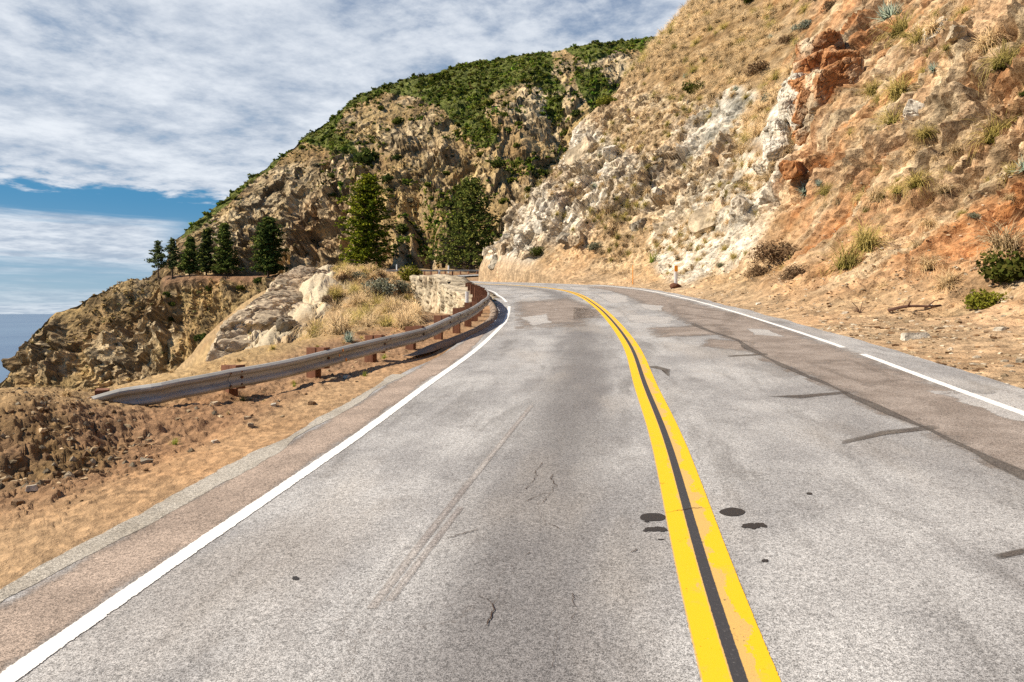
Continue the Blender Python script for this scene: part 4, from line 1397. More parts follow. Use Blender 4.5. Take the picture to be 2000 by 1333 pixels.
# --- shrubs on the right hill
for px_, py_, r_, kit, lab in [(1355, 180, 27, bush_green, 'round dark green shrub on the grassy upper slope'),
                               (1049, 498, 22, bush_green, 'round green shrub at the foot of the cream rocks by the bend'),
                               (1160, 488, 19, bush_grey, 'low grey green shrub at the foot of the cream rocks'),
                               (1903, 425, 14, bush_grey, 'small grey green shrub under a rock lip on the orange slope'),
                               (1998, 188, 14, bush_green, 'dark green shrub at the photo edge high on the slope'),
                               (1466, 4, 18, bush_green, 'dark green shrub on the crest of the right hill'),
                               (1990, 548, 78, bush_green, 'large dark green shrub on the scree at the slope foot, upper of two'),
                               (1925, 600, 46, bush_bright, 'lower spreading green shrub at the slope foot below the larger one'),
                               (1480, 142, 28, bush_dry, 'grey twiggy shrub on the gravel chute edge'),
                               (1498, 198, 20, bush_grey, 'pale grey shrub above the white slab'),
                               (1540, 182, 20, bush_grey, 'grey green shrub left of the white slab edge'),
                               (1572, 56, 22, bush_grey, 'grey green shrub on the hill crest beside the gravel chute'),
                               (1535, 85, 20, bush_dry, 'dark brown twiggy shrub near the hill crest'),
                               (1512, 510, 50, bush_dry, 'brown dry bush at the slope foot, largest of its cluster'),
                               (1478, 540, 28, bush_dry, 'small brown dry bush left of the largest one at the slope foot'),
                               (1550, 545, 34, bush_dry, 'brown dry bush right below the largest one'),
                               (1408, 522, 12, bush_grey, 'tiny blue green shrub beside the white rocks at the slope foot'),
                               (1620, 20, 22, bush_dry, 'dry shrub at the top of the gravel chute'),
                               (1185, 205, 24, bush_bright, 'yellow green shrub standing on the ridge against the far mountain'),
                               (1290, 66, 8, bush_green, 'tiny dark shrub on the skyline where ridge meets mountain')]:
    a = at_slope(px_, py_, ('hill',))
    if a is None:
        a = at_slope(px_ + 15, py_ + 12, ('hill',))
    if a:
        rr = r_ / F * a[2] * 1.1
        kit.put(a[0] - a[1] * 0.1 * rr, (rr, rr, rr * 0.95), lab, 'shrub')

# ------------------------------------------------------------------ stones
import bmesh


def ico(sub):
    bm = bmesh.new()
    bmesh.ops.create_icosphere(bm, subdivisions=sub, radius=1.0)
    V = np.array([v.co[:] for v in bm.verts])
    F_ = np.array([[v.index for v in f.verts] for f in bm.faces])
    bm.free()
    return V, F_


ICO = {k: ico(k) for k in (1, 2, 3, 4)}


def chunk(sub=3, planes=14, shape=(1, 0.8, 0.65), rough=0.03, seed=0, boxy=0.0):
    V, F_ = ICO[sub]
    V = V * 1.35
    d = rdirs(planes)
    if boxy:
        ax = np.array([[1, 0, 0], [-1, 0, 0], [0, 1, 0], [0, -1, 0], [0, 0, 1], [0, 0, -1]], float) + rng.normal(0, 0.16, (6, 3))
        ax /= np.linalg.norm(ax, axis=1, keepdims=True)
        d = np.concatenate([ax, d])
    lim = rng.uniform(0.62, 0.98, len(d))
    if boxy:
        lim[:6] = rng.uniform(0.62, 0.82, 6)
        lim[6:] = rng.uniform(0.85, 1.15, len(d) - 6)
    for _ in range(2):
        for n_, l_ in zip(d, lim):
            e = np.maximum(0, V @ n_ - l_)
            V = V - e[:, None] * n_
    V = V + V * (rough * 4 * fbm(V * 1.7 + seed, 4, seed))[:, None] + (rough * fbm(V * 6 + seed, 3, seed + 3))[:, None] * V
    return V * np.array(shape), F_


ROCKC = {'cream': (0.50, 0.40, 0.27), 'white': (0.64, 0.58, 0.47), 'grey': (0.36, 0.315, 0.24), 'orange': (0.43, 0.205, 0.085), 'brown': (0.25, 0.16, 0.09)}


def rock_data(colname, sub=3, boxy=0.0, rough=0.03, shape=None):
    sd_ = int(rng.integers(1000))
    V, F_ = chunk(sub, 13, shape or (1, rng.uniform(.65, .9), rng.uniform(.5, .75)), rough, sd_, boxy)
    cc_ = np.broadcast_to(np.array(ROCKC[colname]), V.shape)
    if sub >= 4:
        h_, e_, d_ = blocks(V * 1.9 + sd_ + 0.3 * fbm(V * 2, 3, sd_)[:, None], sd_, 0.7)
        V = V * (1 + 0.10 * h_ - 0.10 * (1 - sstep(0, 0.12, e_)) + 0.03 * fbm(V * 5, 3, 3))[:, None]
        cc_ = cc_ * (0.75 + 0.5 * d_ - 0.35 * (1 - sstep(0, 0.08, e_)))[:, None]
    c = cc_ * (0.9 + 0.35 * fbm(V * 2.2, 3, sd_))[:, None]
    return V, F_, c


rk = {c: Kit('boulder', [rock_data(c, 4, 0.5) for k in range(3)], M['rock']) for c in ROCKC}
stone_kit = {c: Kit('rock', [rock_data(c, 3, 0.5) for k in range(3)], M['rock']) for c in ('white', 'cream', 'brown', 'grey')}

for px_, py_, r_, c, lab in [(1146, 292, 32, 'cream', 'big cream boulder on the ridge edge against the far mountain'),
                             (1247, 437, 22, 'grey', 'rounded grey boulder embedded in the slope left of the white face'),
                             (1133, 468, 20, 'cream', 'split upright cream boulder at the slope foot, right half'),
                             (1112, 466, 17, 'grey', 'upright grey boulder at the slope foot, left of the cream half'),
                             (1400, 405, 44, 'cream', 'wide overhanging boulder with a dark underside set in the white rock face'),
                             (985, 490, 26, 'cream', 'slanting cream boulder at the ridge nose above the bend'),
                             (965, 512, 20, 'grey', 'grey boulder at the tip of the ridge nose'),
                             (1010, 465, 18, 'white', 'white boulder on the ridge nose above the slanting one'),
                             (1060, 440, 22, 'white', 'bright white boulder on the ridge left of the round shrub'),
                             (1205, 300, 22, 'white', 'white boulder below the ridge crest'),
                             (1300, 445, 26, 'cream', 'broad cream boulder touching the left of the white face'),
                             (1180, 400, 20, 'cream', 'cream boulder in the middle of the rocky ridge'),
                             (1562, 332, 30, 'orange', 'low rust orange boulder bedded under the stacked outcrop'),
                             (1455, 400, 30, 'white', 'leaning white slab boulder between grass and orange slope'),
                             (1480, 340, 24, 'white', 'upper white slab boulder beside the orange outcrop'),
                             (1790, 218, 24, 'white', 'white rock ledge on the tan slope above the olive tuft'),
                             (1830, 60, 26, 'white', 'white rock at the top of the slope right of the big yucca'),
                             (1868, 68, 20, 'cream', 'cream rock at the top of the slope beside the white one'),
                             (1963, 342, 9, 'cream', 'small loose cream stone under the yucca at the photo edge')]:
    a = at_slope(px_, py_, ('hill',))
    if a:
        rr = r_ / F * a[2]
        rk[c].put(a[0] - a[1] * rr * (0.8 if c == 'orange' else 0.5), (rr * 1.1, rr, rr * 1.3), lab, 'boulder', tilt=(rng.normal(0, .3), rng.normal(-.3, .2)))

# smaller embedded boulders of the rocky ridge
prob = np.clip(hill_rocky - 0.35, 0, 1) * ((hill_px > 930) & (hill_px < 1560) & (hill_py > 150) & (hill_py < 540) & (sc[:, None] < s_end))
i2_, l2 = scatter(HV, prob, 60)
v2 = seen(l2 + np.array([0, -0.3, 0.3]))
for j in np.where(v2)[0][:30]:
    rr = rng.uniform(0.3, 1.1)
    c = ['cream', 'white', 'grey', 'cream'][rng.integers(0, 4)]
    rk[c].put(l2[j] + np.array([0.35, 0.05, -0.3]) * rr, (rr * 1.1, rr * 0.9, rr), 'pale boulder embedded among others in the rocky ridge left of the orange slope', 'boulder', 'pale boulders of the rocky ridge', tilt=(rng.normal(0, .5), rng.normal(0, .5)))


def cluster(name, pts, lab, cat, colname, alt, sub=4, voxel=0.08, streak=(1, 1, 1), amp=0.5, jit=0.24):
    """one rock body: angular pieces fused into a single skin, then split by joints"""
    Vs, Fs, off = [], [], 0
    for (loc, r_, sh, R0) in pts:
        sd_ = int(rng.integers(1000))
        V, F_ = chunk(sub, 5, sh, 0.012, sd_, 0.8)
        an = rng.normal(0, jit, 3)
        R = np.array(Matrix.Rotation(an[0], 3, 'X') @ Matrix.Rotation(an[1], 3, 'Y') @ Matrix.Rotation(an[2], 3, 'Z'))
        if R0 is not None:
            R = R0 @ R
        Vs.append(V @ R.T * r_ + np.array(loc))
        Fs.append(F_ + off)
        off += len(V)
    tmp = mesh_np('tmp', np.concatenate(Vs), np.concatenate(Fs), None)
    md = tmp.modifiers.new('r', 'REMESH')
    md.mode = 'VOXEL'
    md.voxel_size = voxel
    ev = tmp.evaluated_get(bpy.context.evaluated_depsgraph_get())
    me = ev.to_mesh()
    V = np.empty(len(me.vertices) * 3, np.float32)
    me.vertices.foreach_get('co', V)
    V = V.reshape(-1, 3).astype(float)
    nv = np.empty(len(V) * 3, np.float32)
    me.vertices.foreach_get('normal', nv)
    nv = nv.reshape(-1, 3)
    fs = np.array([list(p_.vertices) for p_ in me.polygons if len(p_.vertices) == 4])
    ev.to_mesh_clear()
    me0 = tmp.data
    bpy.data.objects.remove(tmp)
    bpy.data.meshes.remove(me0)
    # keep the biggest connected body
    par = np.arange(len(V))
    for _ in range(400):
        m_ = par[fs].min(1)
        new = par.copy()
        for k in range(4):
            np.minimum.at(new, fs[:, k], m_)
        new = new[new]
        if (new == par).all():
            break
        par = new
    big = np.bincount(par).argmax()
    keep = par == big
    idx = np.cumsum(keep) - 1
    fs = idx[fs[keep[fs[:, 0]]]]
    V, nv = V[keep], nv[keep]
    st = np.array(streak, float)
    h1, e1_, i1_ = blocks(V * st * 1.1 + 0.3 * fbm(V * 0.9, 3, 41)[:, None], 42, 0.7)
    h2, e2_, i2_ = blocks(V * st * 2.8 + 0.3 * fbm(V * 2, 3, 43)[:, None], 44, 0.7)
    V = V + nv * (amp * voxel * (2.2 * h1 + 1.2 * h2 - 2.2 * (1 - sstep(0, 0.1, e1_)) - 1.0 * (1 - sstep(0, 0.1, e2_))) + voxel * 1.2 * fbm(V * 1.5, 4, 45))[:, None]
    ca, cb = np.array(ROCKC[colname]), np.array(ROCKC[alt])
    w_ = np.clip(0.3 + 1.6 * fbm(V * 0.7, 3, 46) + 0.8 * (i1_ - 0.5), 0, 1)[:, None]
    cc = (ca * (1 - w_) + cb * w_) * (0.75 + 0.5 * i2_)[:, None] * (0.82 + 0.36 * i1_)[:, None]
    g_ = np.clip((1 - sstep(0, 0.07, e1_)) * 0.8 + (1 - sstep(0, 0.06, e2_)) * 0.4, 0, 1)[:, None]
    cc = cc * (1 - 0.6 * g_)
    o = mesh_np(name, V, fs, M['rock'], col=cc, smooth=False)
    return tag(o, lab, cat)


pts = []
for px_, py_, r_ in [(1605, 118, 26), (1636, 128, 24), (1605, 140, 26), (1640, 150, 24), (1620, 175, 28), (1600, 240, 28), (1600, 150, 26), (1630, 160, 26), (1655, 155, 20), (1590, 185, 26), (1618, 195, 28), (1650, 190, 22), (1585, 215, 26), (1612, 230, 28), (1645, 225, 24), (1580, 245, 22), (1600, 262, 22), (1640, 255, 18), (1625, 100, 16), (1575, 268, 16), (1664, 210, 16)]:
    a = at_slope(px_, py_, ('hill',))
    if a:
        rr = r_ / F * a[2]
        pts.append((np.array(a[0]) + np.array(a[1]) * rr * 0.4, rr * rng.uniform(1.5, 1.9), (1, .9, rng.uniform(.7, 1.1)), None))
cluster('rock_outcrop', pts, 'stacked rust orange rock outcrop jutting from the right hillside', 'rock outcrop', 'orange', 'cream', 4, 0.075)
pts = []
for px_, py_, r_ in [(1562, 185, 24), (1550, 215, 26), (1540, 245, 26), (1528, 275, 26), (1518, 305, 24), (1510, 335, 22), (1565, 230, 20)]:
    a = at_slope(px_, py_, ('hill',))
    if a:
        rr = r_ / F * a[2]
        pts.append((np.array(a[0]) + np.array(a[1]) * rr * 0.1, rr * rng.uniform(1.2, 1.5), (1, .9, 1.1), None))
cluster('rock_outcrop', pts, 'white slab of rock leaning against the left side of the orange outcrop', 'rock outcrop', 'white', 'cream', 4, 0.08)
# ------------------------------------------------------------------ pale slab outcrop on the knoll left of the road
A_, B_ = P(450, 700, 21.5), P(655, 540, 45)
ax = (B_ - A_) / np.linalg.norm(B_ - A_)
up_ = np.array([0.35, -0.1, 1.0])
up_ -= ax * up_.dot(ax)
up_ /= np.linalg.norm(up_)
R0 = np.stack([ax, np.cross(up_, ax), up_], 1)
pts = []
for f_, lat_, dz_, r_, sh in [(0.16, -0.3, -.55, 1.5, (3.0, .95, .55)), (0.42, -0.2, -.5, 1.9, (3.2, .95, .55)), (0.70, -0.1, -.5, 2.0, (3.2, .95, .55)), (0.90, -.2, -1.1, 1.7, (2.4, 1., .45)),
                         (0.36, -1.9, -.75, 1.2, (3.0, .9, .6)), (0.62, -2.2, -.7, 1.3, (3.2, .9, .6))]:
    c_ = A_ + (B_ - A_) * f_ + R0[:, 1] * (lat_ + 0.6) + np.array([0, 0, dz_])
    pts.append((c_, r_, sh, R0))
cluster('rock_outcrop', pts, 'long pale slanting slab outcrop on the knoll outside the guardrail', 'rock outcrop', 'cream', 'cream', 4, 0.1, (0.8, 0.16, 0.8), 0.4, 0.05)
for px_, py_, r_, c, lab in [(560, 640, 36, 'grey', 'grey cracked boulder at the lower end of the pale slab outcrop'), (688, 592, 22, 'grey', 'pale grey boulder in dry grass below the grey bush'), (595, 538, 15, 'cream', 'squarish boulder perched above the slab outcrop')]:
    a = at_slope(px_, py_, ('ground',))
    if a:
        rr = r_ / F * a[2]
        rk[c].put(a[0] - Vector((0, 0, 0.1)) * rr, (rr * 1.2, rr, rr * 1.0), lab, 'boulder')

# knoll grass and bushes
kpoly = [(600, 690), (640, 560), (655, 520), (740, 508), (795, 515), (800, 550), (815, 640), (760, 672), (640, 690)]
gp = inpoly(gpxs, gpys, kpoly) & (GV[..., 1] > 18)
prob = gp * np.clip(0.5 + 1.5 * fbm(GV * 0.3, 3, 500), 0.1, 1.5)
i3_, l3 = scatter(GV, prob, 1500)
v3 = seen(l3 + np.array([0, 0, 0.35]))
l3 = l3[v3]
order = np.argsort(l3[:, 1])
for j in order[:62]:
    rr = rng.uniform(0.5, 1.0)
    (tuft_straw if rng.random() < 0.8 else tuft_olive).put(l3[j] - np.array([0, 0, 0.05]), (rr, rr, rr), 'fluffy straw grass tuft on the knoll outside the guardrail', 'grass tuft', 'straw tufts on the roadside knoll')
rest = order[62:]
merged('dry_grass', lowv, l3[rest], rng.uniform(0.4, 0.8, len(rest)), rng.uniform(0, 6.28, len(rest)), M['straw'], rng.uniform(0.75, 1.2, (len(rest), 1)) * np.ones(3), label='straw grass filling the upper knoll outside the guardrail', cat='grass')
for px_, py_, r_, kit, lab in [(742, 578, 42, bush_grey, 'grey green bush on the knoll above the pale boulder, left half of a pair'),
                               (778, 572, 30, bush_grey, 'grey green bush on the knoll, right half of a pair'),
                               (805, 540, 30, bush_bright, 'green bush on top of the stone wall end by the bend'),
                               (700, 545, 18, bush_grey, 'small grey bush on the crest of the knoll'),
                               (668, 548, 14, bush_dry, 'brown dry bush on the crest of the knoll beside the slab'),
                               (640, 590, 18, bush_dry, 'brown dry bush in grass right of the slab outcrop')]:
    a = at_slope(px_, py_, ('ground',))
    if a and a[2] < 75:
        rr = r_ / F * a[2] * 1.1
        kit.put(a[0], (rr, rr, rr * 0.95), lab, 'shrub')
    elif 'stone wall' in lab:                                   # rooted on the back of the wall end
        b_ = P(803, 548, 50.5)
        kit.put(b_, (1.05, 1.05, 1.45), lab, 'shrub')
a = at_slope(680, 668, ('ground',))
yucca.put(a[0], 0.3, 'little yucca in dry earth right behind the guardrail', 'yucca')
for px_, py_, r_, lab in [(342, 868, 15, 'bright green weed tuft on stony earth below the guardrail end'), (750, 700, 11, 'small green weed under the guardrail between two posts'), (575, 755, 9, 'thin green weed beside the second guardrail post'), (712, 735, 12, 'pale weed at the stony edge below the guardrail')]:
    a = at_slope(px_, py_, ('ground',))
    tuft_green.put(a[0], r_ / F * a[2] * 1.3, lab, 'weed')
# sparse dry grass on the berm behind the rail
prob = ((outd > 2.2) & (GV[..., 1] < 24) & (GV[..., 1] > 8)) * np.clip(0.4 + 2 * fbm(GV * 0.8, 3, 510), 0, 1.5) * (1 - pile) + 0.05 * ((outd > 1.0) & (outd < 2.3) & (GV[..., 1] > 9) & (GV[..., 1] < 24))
i4, l4 = scatter(GV, prob, 1400)
merged('dry_grass', lowv, l4, rng.uniform(0.05, 0.17, len(l4)), rng.uniform(0, 6.28, len(l4)), M['straw'], rng.uniform(0.6, 1.1, (len(l4), 1)) * np.ones(3), label='thin dry grass on the earth berm behind the guardrail', cat='grass')

# ------------------------------------------------------------------ loose stones
sv = [rock_data(c, 1) for c in ('cream', 'brown', 'brown', 'cream', 'grey')]
wv_ = [rock_data(c, 1) for c in ('cream', 'white', 'cream', 'brown')]
# left pile and verge
prob = pile * 12 + 1.4 * ((outd > 0.9) & (outd < 2.4) & (GV[..., 1] < 24)) + 0.14 * ((outd > 0) & (outd < 1) & (GV[..., 1] < 20))
prob = prob * (GV[..., 1] > 3) * (gpxs > -300) * (0.4 + np.clip(fbm(GV * 1.2, 3, 520) * 2, 0, 1.5))
i5, l5 = scatter(GV, prob, 22000)
merged('rubble', sv, l5, 0.008 + 0.055 * rng.random(len(l5)) ** 3.5, rng.uniform(0, 6.28, len(l5)), M['rock'], rng.uniform(0.35, 1.25, (len(l5), 1)) * np.array([1, .94, .84]), label='broken stone covering the dirt pile and verge left of the road', cat='rubble')
# right verge and scree
prob = ((sstep(0.6, 1.2, dv) * (1 - sstep(4.5, 8, dv)))[None] * (1 - 0.6 * wm) + 0.12 * (sstep(5, 7, dv) * (1 - sstep(9, 14, dv)))[None]) * (HV[..., 1] > 3) * (HV[..., 1] < 60) + 0.05 * rocky * right_ * (hill_py > -20) * (HV[..., 1] > 8)
prob = prob * (0.3 + np.clip(fbm(HV * 0.7, 3, 530) * 2.2, 0, 1.6))
i6, l6 = scatter(HV, prob, 17000)
merged('gravel', wv_, l6, 0.01 + 0.075 * rng.random(len(l6)) ** 4, rng.uniform(0, 6.28, len(l6)), M['rock'], rng.uniform(0.6, 1.1, (len(l6), 1)) * np.array([1, .93, .84]), label='loose gravel on the verge below the right slope', cat='gravel')
for px_, py_, r_, c, lab in [(1787, 662, 27, 'white', 'long white block of stone lying on the right gravel verge'),
                             (1952, 646, 14, 'white', 'pointed white stone on the right gravel verge below the green shrub'),
                             (1481, 595, 7, 'white', 'small white stone on the verge beside the right edge line'),
                             (1835, 643, 10, 'cream', 'cream stone on the verge right of the long white block'),
                             (1748, 676, 8, 'brown', 'brown stone left of the long white block'),
                             (1650, 613, 8, 'white', 'white stone near the dead branch on the verge'),
                             (1610, 630, 7, 'cream', 'cream stone on the verge left of the dead branch'),
                             (1992, 708, 9, 'grey', 'dark grey stone on gravel at the photo edge'),
                             (1828, 712, 8, 'brown', 'brown stone alone on the open gravel verge'),
                             (1760, 645, 9, 'cream', 'cream stone behind the long white block'),
                             (62, 955, 12, 'white', 'white stone at the foot of the dirt pile'),
                             (90, 944, 11, 'brown', 'brown stone right of the white one at the dirt pile foot'),
                             (490, 832, 11, 'cream', 'squarish cream stone on the verge below the guardrail'),
                             (483, 818, 9, 'cream', 'cream stone behind the squarish one below the guardrail'),
                             (420, 790, 10, 'cream', 'cream stone in the shadow of the guardrail'),
                             (278, 872, 9, 'brown', 'brown stone between dirt pile and green weed'),
                             (420, 864, 8, 'white', 'white stone right of the green weed'),
                             (285, 905, 14, 'grey', 'flat grey stone at the edge of the orange dirt'),
                             (36, 985, 12, 'brown', 'dark brown stone at the left photo edge on orange dirt'),
                             (610, 790, 9, 'brown', 'dark stone near the pavement edge under the guardrail'),
                             (678, 738, 8, 'white', 'white stone under the guardrail beside a post'),
                             (535, 792, 8, 'white', 'flat white stone on the verge beside the pavement')]:
    a = at_slope(px_, py_, ('ground', 'hill'))
    if a:
        rr = r_ / F * a[2]
        sh = (rr * 1.25, rr * 0.7, rr * 0.62) if 'long' in lab else (rr, rr, rr * 0.9)
        k_ = stone_kit.get(c)
        o = k_.put(a[0] + Vector((0, 0, 0.12 * rr)), sh, lab, 'stone', rotz=0.1 if 'long' in lab else None)
        o.name = 'rock'
# dead branch on the right verge
a, b_ = at_slope(1735, 612, ('hill',))[0], at_slope(1838, 598, ('hill',))[0]
mb = MB()
ln = (b_ - a)
pl = [np.array(a.lerp(b_, q_)) + np.array([0, 0, 0.07 + 0.05 * math.sin(q_ * 5)]) for q_ in np.linspace(0, 1, 9)]
mb.tube(pl, np.linspace(0.05, 0.025, 9), 7)
mb.tube([pl[3], pl[3] + np.array([-.05, -.2, .12]), pl[3] + np.array([-.15, -.4, .14])], [0.025, 0.018, 0.008], 6)
mb.tube([pl[6], pl[6] + np.array([.12, -.1, .15]), pl[6] + np.array([.3, -.15, .2])], [0.02, 0.014, 0.006], 6)
tag(mb.build('dead_branch', M['branch']), 'dead brown branch lying at the foot of the right slope', 'branch')
mb = MB()
a = at_slope(1680, 612, ('hill',))[0]
for k in range(9):
    d_ = rdirs(1)[0] * [1, .5, .6]
    mb.tube([np.array(a), np.array(a) + d_ * 0.15 + [0, 0, .12], np.array(a) + d_ * 0.4 + [0, 0, .16]], [0.012, 0.009, 0.004], 5)
tag(mb.build('dead_twigs', M['branch']), 'tangle of dead twigs on the verge left of the dead branch', 'twigs')

# ------------------------------------------------------------------ guardrail
RY = [9.0, 9.06, 9.45, 10.45, 12.1, 15.8, 18.5, 21.4, 26, 100]
RT = [0.10, 0.17, 0.325, 0.42, 0.45, 0.48, 0.60, 0.70, 0.72, 0.72]
BEAM = [(0.012, 0.0), (0.03, 0.004), (0.075, 0.035), (0.083, 0.055), (0.075, 0.085), (0.012, 0.125), (0.005, 0.15), (0.012, 0.175), (0.075, 0.215), (0.083, 0.245), (0.075, 0.265), (0.03, 0.296), (0.012, 0.30)]


def beam_mesh(path, s0, s1, zf, out, name, mat, parent, thick=0.004):
    s_ = np.linspace(s0, s1, max(4, int((s1 - s0) / 0.12)))
    q_, t_, n_ = path.at(s_)
    z_ = zf(s_, q_)
    prof_ = BEAM + [(a_ - thick * 1.6, b_) for a_, b_ in BEAM[::-1]]
    V = np.zeros((len(s_), len(prof_) + 1, 3))
    dent = 0.0 * s_
    if path is rail_path:
        dent = 0.05 * np.exp(-((s_ - 1.62) / 0.16) ** 2) - 0.04 * np.exp(-((s_ - 1.95) / 0.2) ** 2) + 0.012 * np.sin(s_ * 2.3) * np.exp(-s_ / 14)
    for k, (a_, b_) in enumerate(prof_ + prof_[:1]):
        V[:, k, 0] = q_[:, 0] + n_[:, 0] * (a_ + out + dent)
        V[:, k, 1] = q_[:, 1] + n_[:, 1] * (a_ + out + dent)
        V[:, k, 2] = z_ - 0.30 + b_
    return mesh_np(name, V, grid_faces(len(s_), len(prof_) + 1), mat, parent, smooth=False)


ground_at = lambda x_, y_: max(down(x_, y_, ('ground',)), plane(x_, y_) - 0.6)
sY = lambda Y: float(rail_path.s[np.argmin(np.abs(rail_path.p[:, 1] - Y) + (rail_path.s < 0.8) * 9)])
rail = empty('guardrail', (-4.08, 10.45, float(plane(-4.08, 10.45))), 'weathered steel guardrail on red brown wood posts along the left edge of the bend', 'guardrail')
rl = Vector(rail.location)
zf = lambda s_, q_: plane(q_[..., 0], q_[..., 1]) + np.interp(q_[..., 1], RY, RT) - 0.10 * (1 - sstep(0.0, 1.0, s_)) + 0.012 * np.sin(s_ * 1.3)
cuts = [0.0, sY(10.5), sY(14.1), sY(18.5)]
while cuts[-1] < rail_path.L - 4:
    cuts.append(cuts[-1] + 3.81)
cuts.append(rail_path.L)


def reparent(o, par):
    o.parent = par
    o.matrix_parent_inverse = par.matrix_world.inverted()


def to_local(o, base):
    me = o.data
    co_ = np.empty(len(me.vertices) * 3, np.float32)
    me.vertices.foreach_get('co', co_)
    co_ = co_.reshape(-1, 3) - np.array(base, np.float32)
    me.vertices.foreach_set('co', co_.ravel())
    me.update()


for k in range(len(cuts) - 1):
    o = beam_mesh(rail_path, cuts[k] - (0.12 if k else 0), cuts[k + 1] + 0.06, zf, 0.013 * (k % 2), 'rail_beam', M['rail'], rail)
    to_local(o, rl)
    if k in (0, 1, 2, 3, 4):                                  # splice bolts
        mb = MB()
        s_e = cuts[k + 1] - 0.04
        for ds in (-0.09, 0.09):
            for hz in (0.055, 0.245):
                q_, t_, n_ = rail_path.at(np.array([s_e + ds]))
                z_ = zf(np.array([s_e + ds]), q_)[0] - 0.30 + hz
                c_ = np.array([q_[0, 0] + n_[0, 0] * 0.1, q_[0, 1] + n_[0, 1] * 0.1, z_]) - np.array(rl)
                mb.tube([c_, c_ + np.array([n_[0, 0], n_[0, 1], 0]) * 0.012], [0.016, 0.012], 8)
        bo = mb.build('bolt', M['rust'], o)
s_p = sY(10.45) - 1.75
post_s = [max(0.95, s_p)]
while post_s[-1] < rail_path.L - 1:
    post_s.append(post_s[-1] + (1.9 if post_s[-1] < 30 else 1.9))
for s_ in post_s:
    q_, t_, n_ = rail_path.at(np.array([s_]))
    q_, t_, n_ = q_[0], t_[0], n_[0]
    top = float(zf(np.array([s_]), q_[None])[0])
    R = np.array([[t_[0], -n_[0], 0], [t_[1], -n_[1], 0], [0, 0, 1]])
    jit = rng.normal(0, 0.012, 2)
    c_ = q_ - n_ * (0.005 + 0.20 + 0.10)
    gz_ = min(ground_at(c_[0], c_[1]), top - 0.2) - 0.25
    ht = top + 0.03 + jit[0] - gz_
    mb = MB()
    mb.box(np.array([c_[0], c_[1], gz_ + ht / 2]) - np.array(rl), 0.16, 0.20, ht, R, 0.004)
    po = mb.build('post', M['wood'], rail)
    c_ = q_ - n_ * (0.004 + 0.098)
    mb = MB()
    mb.box(np.array([c_[0], c_[1], top - 0.15 + jit[1]]) - np.array(rl), 0.155, 0.192, 0.37, R, 0.004)
    mb.build('block', M['wood'], po)
    if s_ < 26:
        mb = MB()
        n3 = np.array([n_[0], n_[1], 0])
        c_ = np.array([q_[0] + n_[0] * 0.02, q_[1] + n_[1] * 0.02, top - 0.15]) - np.array(rl)
        mb.tube([c_, c_ + n3 * 0.022], [0.026, 0.02], 8)
        mb.build('bolt', M['rust'], po)
# orange paint mark on the beam
mb = MB()
for k, (px_, py_, hz) in enumerate([(648, 0, 0.245), (650, 0, 0.15), (655, 0, 0.055)]):
    Yv = 12.55 + 0.06 * k
    s_ = sY(Yv)
    q_, t_, n_ = rail_path.at(np.array([s_]))
    z_ = zf(np.array([s_]), q_)[0] - 0.30 + hz
    dd = 0.093 if hz != 0.15 else 0.018
    c_ = np.array([q_[0, 0] + n_[0, 0] * dd, q_[0, 1] + n_[0, 1] * dd, z_]) - np.array(rl)
    R = np.array([[t_[0, 0], -n_[0, 0], 0], [t_[0, 1], -n_[0, 1], 0], [0, 0, 1]])
    mb.box(c_, 0.03, 0.004, 0.05, R, 0.004)
mb.build('paint_mark', M['orange'], rail)

# far guardrail across the cove
fr_path = Path([(-20, 104), (-19.0, 112), (-16.5, 120), (-12.5, 126.5), (-7, 131.5), (0, 135), (10, 138)])
fr = empty('guardrail', (-12, 127, 9), 'distant straight guardrail at the far side of the road below the pines', 'guardrail')
zfr = lambda s_, q_: P(900, 527.5, 1)[2] * 0 + H + (613 - 527.5) / F * q_[..., 1]
o = beam_mesh(fr_path, 1, fr_path.L, zfr, 0, 'rail_beam', M['rail'], fr)
to_local(o, fr.location)
for s_ in np.arange(1.5, fr_path.L, 1.9):
    q_, t_, n_ = fr_path.at(np.array([s_]))
    R = np.array([[t_[0, 0], -n_[0, 0], 0], [t_[0, 1], -n_[0, 1], 0], [0, 0, 1]])
    c_ = q_[0] - n_[0] * 0.12
    top = zfr(s_, q_)[0]
    mb = MB()
    mb.box(np.array([c_[0], c_[1], top - 0.48]) - np.array(fr.location), 0.18, 0.22, 1.0, R, 0.004)
    mb.build('post', M['wood'], fr)

# asphalt kerb under the rail round the bend
s_ = np.arange(sY(14.6), sY(60), 0.15)
q_, t_, n_ = rail_path.at(s_)
pr = [(0.42, -0.03), (0.39, 0.06), (0.33, 0.10), (0.27, 0.11), (0.2, 0.09), (0.15, 0.03), (0.1, -0.05)]
V = np.zeros((len(s_), len(pr), 3))
for k, (a_, b_) in enumerate(pr):
    ww = fbm(np.stack([s_ * 1.4, s_ * 0 + k * 0.3, s_ * 0], 1), 3, 70) * 0.06
    V[:, k, 0] = q_[:, 0] + n_[:, 0] * (a_ + ww)
    V[:, k, 1] = q_[:, 1] + n_[:, 1] * (a_ + ww)
    V[:, k, 2] = plane(V[:, k, 0], V[:, k, 1]) + b_ * (1 + 0.2 * ww / 0.035) * sstep(0, 1.5, s_ - s_[0]) + 0.002
M['kerb'] = mat_simple('old_kerb', (0.26, 0.2, 0.15), 0.9, 0.4, 5, bump=0.6, bd=0.02)
tag(mesh_np('kerb', V, grid_faces(len(s_), len(pr)), M['kerb']), kind='structure')

